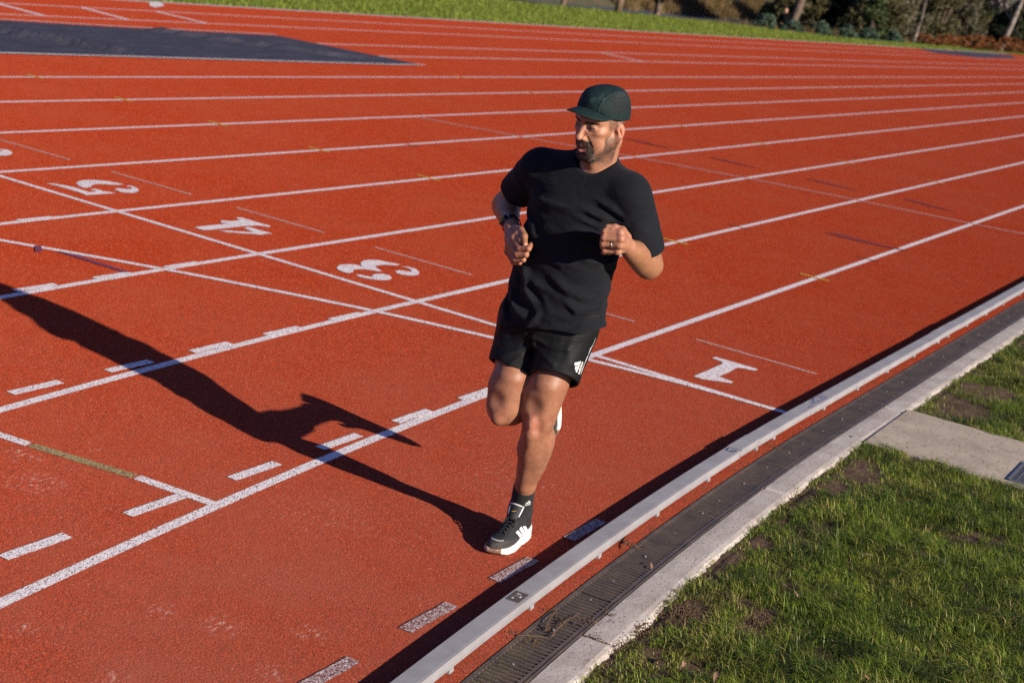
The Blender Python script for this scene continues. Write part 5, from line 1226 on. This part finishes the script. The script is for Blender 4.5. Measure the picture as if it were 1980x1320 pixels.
# ---- shoes
def shoe(org, Rm, side, lab=None):
    """org: heel point on the sole plane, Rm columns: forward, left, up; side=+1 left shoe"""
    org = np.asarray(org, float)
    Fx = [0, .01, .03, .07, .12, .17, .21, .25, .28, .300, .312]
    wo = [.012, .026, .036, .040, .039, .045, .050, .048, .040, .025, .005]          # half width of the sole
    cc = [0, 0, 0, .001, .003, .004, .002, -.003, -.009, -.013, -.016]               # centre line, + is lateral
    def loc(P): Q_ = (P-org)@Rm; Q_ = Q_.copy(); Q_[..., 1] *= side; return Q_
    def sole(Q_):
        f, l, u_ = Q_[..., 0], Q_[..., 1], Q_[..., 2]; w = np.interp(f, Fx, wo); c_ = np.interp(f, Fx, cc)
        flare = 1+.10*ss(-u_, -.03, 0)*(f < .12)
        d2 = (np.abs(l-c_)-w*flare)*.92; d2 = np.maximum(d2, np.maximum(-f+.0, f-.312)*.8)
        bot = .012*ss(f, .245, .312)**1.3+.010*ss(-f, -.045, .0); top = np.interp(f, [0, .05, .12, .20, .26, .312], [.054, .048, .043, .034, .028, .030])+.005*np.sin(f*26)*(np.abs(l-c_)/w)**4*.6
        return smax(d2, smax(bot-u_, u_-top, .004), .009), bot, top
    def midf(P): return sole(loc(P))[0]
    def upf(P):
        Q_ = loc(P); f, l, u_ = Q_[..., 0], Q_[..., 1], Q_[..., 2]
        hU = np.interp(f, [0, .02, .06, .09, .12, .15, .18, .21, .24, .27, .295, .305], [.088, .104, .094, .100, .118, .112, .098, .085, .073, .062, .048, .036])
        w = np.interp(f, [0.004, .02, .05, .10, .15, .20, .24, .27, .29, .303], [.010, .029, .034, .033, .036, .041, .041, .035, .024, .006]); c_ = np.interp(f, Fx, cc)
        pw = 2.0+.6*ss(f, .2, .26); x = np.abs(l-c_)/w; y = np.maximum(u_-.026, 0)/(hU-.026); k0 = (x**pw+y**pw)**(1/pw); d = (k0-1)*np.minimum(w, hU-.026)*.9
        d = np.maximum(d, .028-u_); d = smax(d, np.maximum(.003-f, f-.304), .006)
        hole = ell(Q_, (.062, 0, .115), (.046, .026, .040)); return smax(d, -hole, .004)
    cor = np.array([org+Rm@npv(a, b_, c_) for a in (-.01, .325) for b_ in (-.065, .065) for c_ in (-.005, .135)]); lo_, hi_ = cor.min(0), cor.max(0)
    V1, F1 = nets(midf, lo_, hi_, .0023); V2, F2 = nets(upf, lo_, hi_, .0023)
    root = empty('running_shoe', tuple(org)); root.parent = runner; root.matrix_parent_inverse = Matrix.Translation(-ORG)
    if lab: root['label'] = lab
    q1 = (V1-org)@Rm; q1[:, 1] *= side; C1 = np.tile(npv(.74, .72, .67), (len(V1), 1))
    gum = ((q1[:, 0] > .262+.9*np.maximum(q1[:, 1], 0)) & (q1[:, 2] < .040)) ; C1[gum] = (.16, .075, .045)
    C1[(q1[:, 2] < .0045+.012*ss(q1[:, 0], .245, .312))] = (.045, .035, .03)
    C1[(q1[:, 0] > .30) & (q1[:, 1] < -.014)] = (.40, .26, .22)
    o1 = mesh('midsole', V1, F1, 'midsole', smooth=True); setcol(o1, C1); child(o1, root)
    q2 = (V2-org)@Rm; q2[:, 1] *= side; C2 = np.tile(npv(.014, .014, .015), (len(V2), 1))
    guard = (q2[:, 2] < .054) & (q2[:, 0] > .175); C2[guard] = (.040, .036, .033)
    C2[(q2[:, 2] < .060-(q2[:, 0]-.2)*.02) & (q2[:, 2] > .057-(q2[:, 0]-.2)*.02) & (q2[:, 0] > .22) & (q2[:, 1] < .02)] = (.55, .55, .55)
    C2[(q2[:, 0] < .012)] = (.55, .53, .50)
    o2 = mesh('upper', V2, F2, 'upper', smooth=True); setcol(o2, C2); child(o2, root)
    ub = BVHTree.FromPolygons([tuple(v) for v in V2.tolist()], [tuple(f) for f in F2.tolist()])
    ex_, ly, uz = Rm[:, 0], Rm[:, 1]*side, Rm[:, 2]
    for k_, f0_ in enumerate((.078, .110, .142)):
        P_ = [[(f0_-.008, .047), (f0_+.014, .043), (f0_+.052-.002*k_, .082-.005*k_), (f0_+.030, .088-.006*k_)]]
        d_ = decal('side_stripe', P_, ub, Vector(org+ly*.08), ex_, uz, -Vector(ly), 'shoewhite', o2, .0014, .004)
        d_.parent = root; d_.matrix_parent_inverse = Matrix.Translation(-Vector(tuple(org)))
    # tongue with a pale border
    def W(f, l, u_): return org+Rm@npv(f, l*side, u_)
    Vv = []; Ff = []
    for i in range(7):
        x = i/6; f_ = .174-.030*x; u_ = .110+.052*x
        for j in range(7):
            y = (j-3)/3; Vv.append(W(f_-.010*y*y, y*(.018+.009*x), u_-.006*y*y+.002*(x > .9)))
            if i and j: k_ = i*7+j; Ff.append((k_, k_-1, k_-8, k_-7))
    tg = mesh('tongue', Vv, Ff, 'upperp', smooth=True); child(tg, root)
    md = tg.modifiers.new('s', 'SOLIDIFY'); md.thickness = .005; md.offset = 0
    b_ = B(); ed = [Vv[i*7] for i in range(2, 7)]+[Vv[42+j] for j in range(1, 6)]+[Vv[i*7+6] for i in range(6, 1, -1)]
    b_.tube([Vector(v)+Vector(Rm[:, 0])*.003 for v in ed], .0030, 6); child(b_.build('tongue_trim', 'shoewhite', smooth=True), root)
    b_ = B()
    for i in range(6):
        f_ = .145+.017*i; hh = float(np.interp(f_, [.12, .15, .18, .21, .24], [.121, .115, .101, .088, .076])); ww = .019-.001*i
        for sg in (1, -1):
            b_.tube([W(f_-.006, -ww*sg, hh-.007), W(f_, -ww*.3*sg, hh+.002), W(f_+.006, ww*.5*sg, hh+.001), W(f_+.012, ww*sg, hh-.009)], .0030, 6)
    for sg in (1, -1):
        b_.tube([W(.140, 0, .124), W(.132, .016*sg, .131), W(.145, .030*sg, .122), W(.160, .022*sg, .114), W(.146, .004*sg, .123)], .0026, 6); b_.tube([W(.142, 0, .124), W(.160, .010*sg, .120), W(.185, .020*sg, .103), W(.195, .024*sg, .092)], .0024, 6)
    b_.tube([W(.138, -.006, .122), W(.140, .006, .128), W(.148, .004, .122)], .005, 6)
    child(b_.build('laces', 'lace', smooth=True), root)
    b_ = B(); b_.tube([W(.166, -.006, .140), W(.162, .010, .144)], .0012, 5); child(b_.build('gold_tag', 'goldthread'), root)
    return root
t = NT('tongue_fabric'); M['upperp'] = t.fin((.018, .018, .019), .7)
az = math.radians(5); pt_ = math.radians(0)
shoe((2.703, -.148, .0), basis(npv(math.cos(az), math.sin(az), 0), npv(-math.sin(az), math.cos(az), 0), npv(0, 0, 1)), 1, 'planted left running shoe with three white stripes')
hp_ = npv(2.390, -.280, .600); tp_ = npv(2.355, -.288, .305); ff_ = (tp_-hp_)/np.linalg.norm(tp_-hp_)
Rm = frame(ff_, npv(1, .12, -.1)); shoe(hp_+0*ff_, Rm, -1, 'raised right running shoe hanging toe down behind the leg')

# ---- cap
def sq(Q_, c, r, p=2.7):
    q = np.abs(Q_-npv(*c))/npv(*r); h2 = np.sqrt(q[..., 0]**2+q[..., 1]**2); k0 = (h2**p+q[..., 2]**p)**(1/p); return (k0-1)*.085
def capf(P):
    Q_ = w2h(P); U0 = .040
    d = sq(Q_, (-.006, 0, .030), (.1010, .0845, .0965))
    rim = Q_[..., 2]-(.028+.032*ss(Q_[..., 0], .01, .09)-.16*np.maximum(-Q_[..., 0]+.02, 0)); d = smax(d, -rim, .003)
    inner = sq(Q_, (-.006, 0, .026), (.0950, .0785, .0920)); d = np.maximum(d, -inner)
    d = d-.0016*sn3(P, 42, 2)+.0012*np.exp(-((Q_[..., 2]-.098-.10*Q_[..., 0])/.0022)**2)*(Q_[..., 0] < .03)
    for yy_ in (.048, -.048): d = d-.0016*np.exp(-((Q_[..., 1]-yy_)/.0020)**2)*(Q_[..., 0] > -.06)
    return d
Vc, Fc_ = nets(capf, (2.86, -.12, 1.62), (3.14, .18, 1.82), .0021)
qc = w2h(Vc[Fc_].mean(1)); mi = ((np.abs(qc[:, 1]) > .050) & (qc[:, 0] < .035) & (qc[:, 2] > .055-.1*np.maximum(-qc[:, 0], 0)) & (qc[:, 2] < .118)).astype(int)
cap = mesh('cap', Vc, Fc_, mats=['cap', 'capmesh'], midx=mi, smooth=True); child(cap, runner)
def brimf(P):
    Q_ = w2h(P); f, l, u_ = Q_[..., 0], Q_[..., 1], Q_[..., 2]
    r_ = np.sqrt(((f-.045)/.108)**2+(l/.082)**2); out = (r_-1)*.085; inn = -sq(Q_, (-.006, 0, .030), (.0985, .0815, .12))
    surf = u_-(.0665-.06*np.maximum(f-.07, 0)-4.7*l*l)
    return smax(smax(out, np.abs(surf)-.0022, .003), smax(inn, .028-f, .002), .001)
Vb, Fb_ = nets(brimf, (2.95, -.17, 1.58), (3.20, .17, 1.78), .0018); o = mesh('brim', Vb, Fb_, 'cap', smooth=True); child(o, runner)
cb = BVHTree.FromPolygons([tuple(v) for v in Vc.tolist()], [tuple(f) for f in Fc_.tolist()])
decal('embroidery', rot2(textpolys('Ciele', .032, .4), .05), cb, Vector(h2w((.16, .014, .099))), Vector(Lh), Vector(Uh), -Vector(Fh), 'embroid', cap, .0010, .003)

# ---- watch and wristband on the right wrist, ring on the left hand
ax_ = (WRR-ELR)/np.linalg.norm(WRR-ELR); wc = WRR-ax_*.022; wroot = empty('watch', tuple(wc)); wroot.parent = runner; wroot.matrix_parent_inverse = Matrix.Translation(-ORG)
out = npv(.42, -.60, .30); out -= ax_*(out@ax_); out /= np.linalg.norm(out); sd = np.cross(ax_, out)
Vv = []; Ff = []; n = 40
for i in range(n):
    a = 2*math.pi*i/n; d_ = out*math.cos(a)+sd*math.sin(a); r_ = .0325+.0
    for (dr, dx) in ((0, -.0105), (.0028, -.0105), (.0028, .0105), (0, .0105)): Vv.append(wc+d_*(r_+dr)+ax_*dx)
    for j in range(4): Ff.append((i*4+j, i*4+(j+1) % 4, ((i+1) % n)*4+(j+1) % 4, ((i+1) % n)*4+j))
child(mesh('strap', Vv, Ff, 'watch', smooth=False), wroot)
def disc(name, c, nrm_, r_, h_, mat, par, n=32, bev=.12):
    c, nrm_ = Vector(c), Vector(nrm_).normalized(); a_ = nrm_.orthogonal().normalized(); b2 = nrm_.cross(a_); Vv = []; Ff = []
    prof = [(0, 0), (r_, 0), (r_, h_*(1-bev*2)), (r_*(1-bev), h_), (0, h_)]
    for i in range(n):
        th = 2*math.pi*i/n; dd = a_*math.cos(th)+b2*math.sin(th)
        for (rr_, hh) in prof[1:4]: Vv.append(c+dd*rr_+nrm_*hh)
        for j in range(2): k_ = i*3+j; q_ = ((i+1) % n)*3+j; Ff.append((k_, q_, q_+1, k_+1))
    Ff.append(tuple(i*3+2 for i in range(n))); Ff.append(tuple(i*3 for i in range(n))[::-1])
    return child(mesh(name, Vv, Ff, mat), par)
disc('case', wc+out*.031, out, .0215, .010, 'watch', wroot); disc('watch_face', wc+out*.0412, out, .0175, .0006, 'glass', wroot, bev=.02)
for a in (.5, -.5): disc('button', wc+out*.036+(ax_*math.sin(a)+sd*math.cos(a))*.021, ax_*math.sin(a)+sd*math.cos(a), .002, .003, 'ring', wroot, 10)
k0_ = npv(*CHL[2][0]); pr = npv(*CHL[2][1])-k0_; pr /= np.linalg.norm(pr); rcn = k0_+pr*.027
a1 = np.cross(pr, npv(0, 0, 1)); a1 /= np.linalg.norm(a1); a2 = np.cross(pr, a1); Vv = []; Ff = []; n = 36
for i in range(n):
    th = 2*math.pi*i/n; d_ = a1*math.cos(th)+a2*math.sin(th)
    for (dr, dx) in ((.0108, -.0026), (.0128, -.0022), (.0128, .0022), (.0108, .0026)): Vv.append(rcn+d_*dr+pr*dx)
    for j in range(4): Ff.append((i*4+j, i*4+(j+1) % 4, ((i+1) % n)*4+(j+1) % 4, ((i+1) % n)*4+j))
child(mesh('ring', Vv, Ff, 'ring', smooth=True), runner)

# ---- the walker standing far beyond the track
w0 = npv(-62.45, -22.7, gz(-62.3, -23.0)+.05); wk = empty('person', tuple(w0)); tag(wk, 'distant person in black coat standing behind the blue green clumps', 'person')
tov = npv(1, .36, 0); tov /= np.linalg.norm(tov); sdv = np.cross(npv(0, 0, 1), tov)
def wp(f, l, u_): return w0+tov*f+sdv*l+npv(0, 0, u_)
def walker(P):
    it = []
    for sg in (1, -1):
        it += [(wp(0, .09*sg, .92), wp(.02*sg, .085*sg, .50), .085, .06), (wp(.02*sg, .085*sg, .50), wp(.0+.03*sg, .09*sg, .10), .055, .04), (wp(.03*sg, .09*sg, .05), wp(.15+.03*sg, .10*sg, .04), .04, .035),
               (wp(0, .17*sg, 1.40), wp(-.02, .23*sg, 1.12), .05, .042), (wp(-.02, .23*sg, 1.12), wp(.13, .13*sg, 1.02), .04, .03), (wp(.14, .12*sg, 1.02), wp(.19, .09*sg, 1.02), .03, .025)]
    it += [(wp(0, -.06, .95), wp(0, .06, .95), .11, .11), (wp(0, 0, 1.0), wp(0, 0, 1.32), .12, .14), (wp(0, -.1, 1.38), wp(0, .1, 1.38), .085, .085), (wp(0, 0, 1.45), wp(.01, 0, 1.56), .05, .05), (wp(.02, 0, 1.62), (.10, .08, .12)), (wp(.12, 0, 1.60), wp(.125, 0, 1.60), .018, .015)]
    return chain(P, it, .03)
lo_ = w0-npv(.4, .45, .05); hi_ = w0+npv(.4, .45, 1.85)
Vw, Fw = nets(walker, lo_, hi_, .016); o = mesh('body', Vw, Fw, 'skin', smooth=True); setcol(o, np.tile(npv(.50, .27, .18), (len(Vw), 1))); child(o, wk)
t = NT('black_wool'); M['coat'] = t.fin((.004, .004, .005), .95, Specular_IOR_Level=.05)
def coat(P):
    it = [(wp(0, -.05, .75), wp(0, .05, .75), .15, .15), (wp(0, 0, .75), wp(0, 0, 1.32), .16, .16), (wp(0, -.12, 1.39), wp(0, .12, 1.39), .095, .095), (wp(0, 0, 1.42), wp(0, 0, 1.50), .07, .065)]
    for sg in (1, -1): it += [(wp(0, .17*sg, 1.40), wp(-.02, .23*sg, 1.12), .065, .055), (wp(-.02, .23*sg, 1.12), wp(.12, .14*sg, 1.02), .052, .042)]
    return smax(chain(P, it, .03), .66+w0[2]-P[..., 2], .01)
Vw, Fw = nets(coat, lo_, hi_, .016); child(mesh('coat', Vw, Fw, 'coat', smooth=True), wk)
def trou(P):
    it = []
    for sg in (1, -1): it += [(wp(0, .09*sg, .92), wp(.02*sg, .085*sg, .50), .10, .075), (wp(.02*sg, .085*sg, .50), wp(.03*sg, .09*sg, .10), .07, .06)]
    return chain(P, it, .01)
Vw, Fw = nets(trou, lo_, hi_, .016); child(mesh('trousers', Vw, Fw, 'coat', smooth=True), wk)
def hairw(P): return smax(ell(P, wp(-.012, 0, 1.645), (.115, .095, .125)), (P-wp(.05, 0, 1.66))@(tov-npv(0, 0, .6)), .01)
Vw, Fw = nets(hairw, lo_, hi_, .016); child(mesh('hair', Vw, Fw, 'hair', smooth=True), wk)
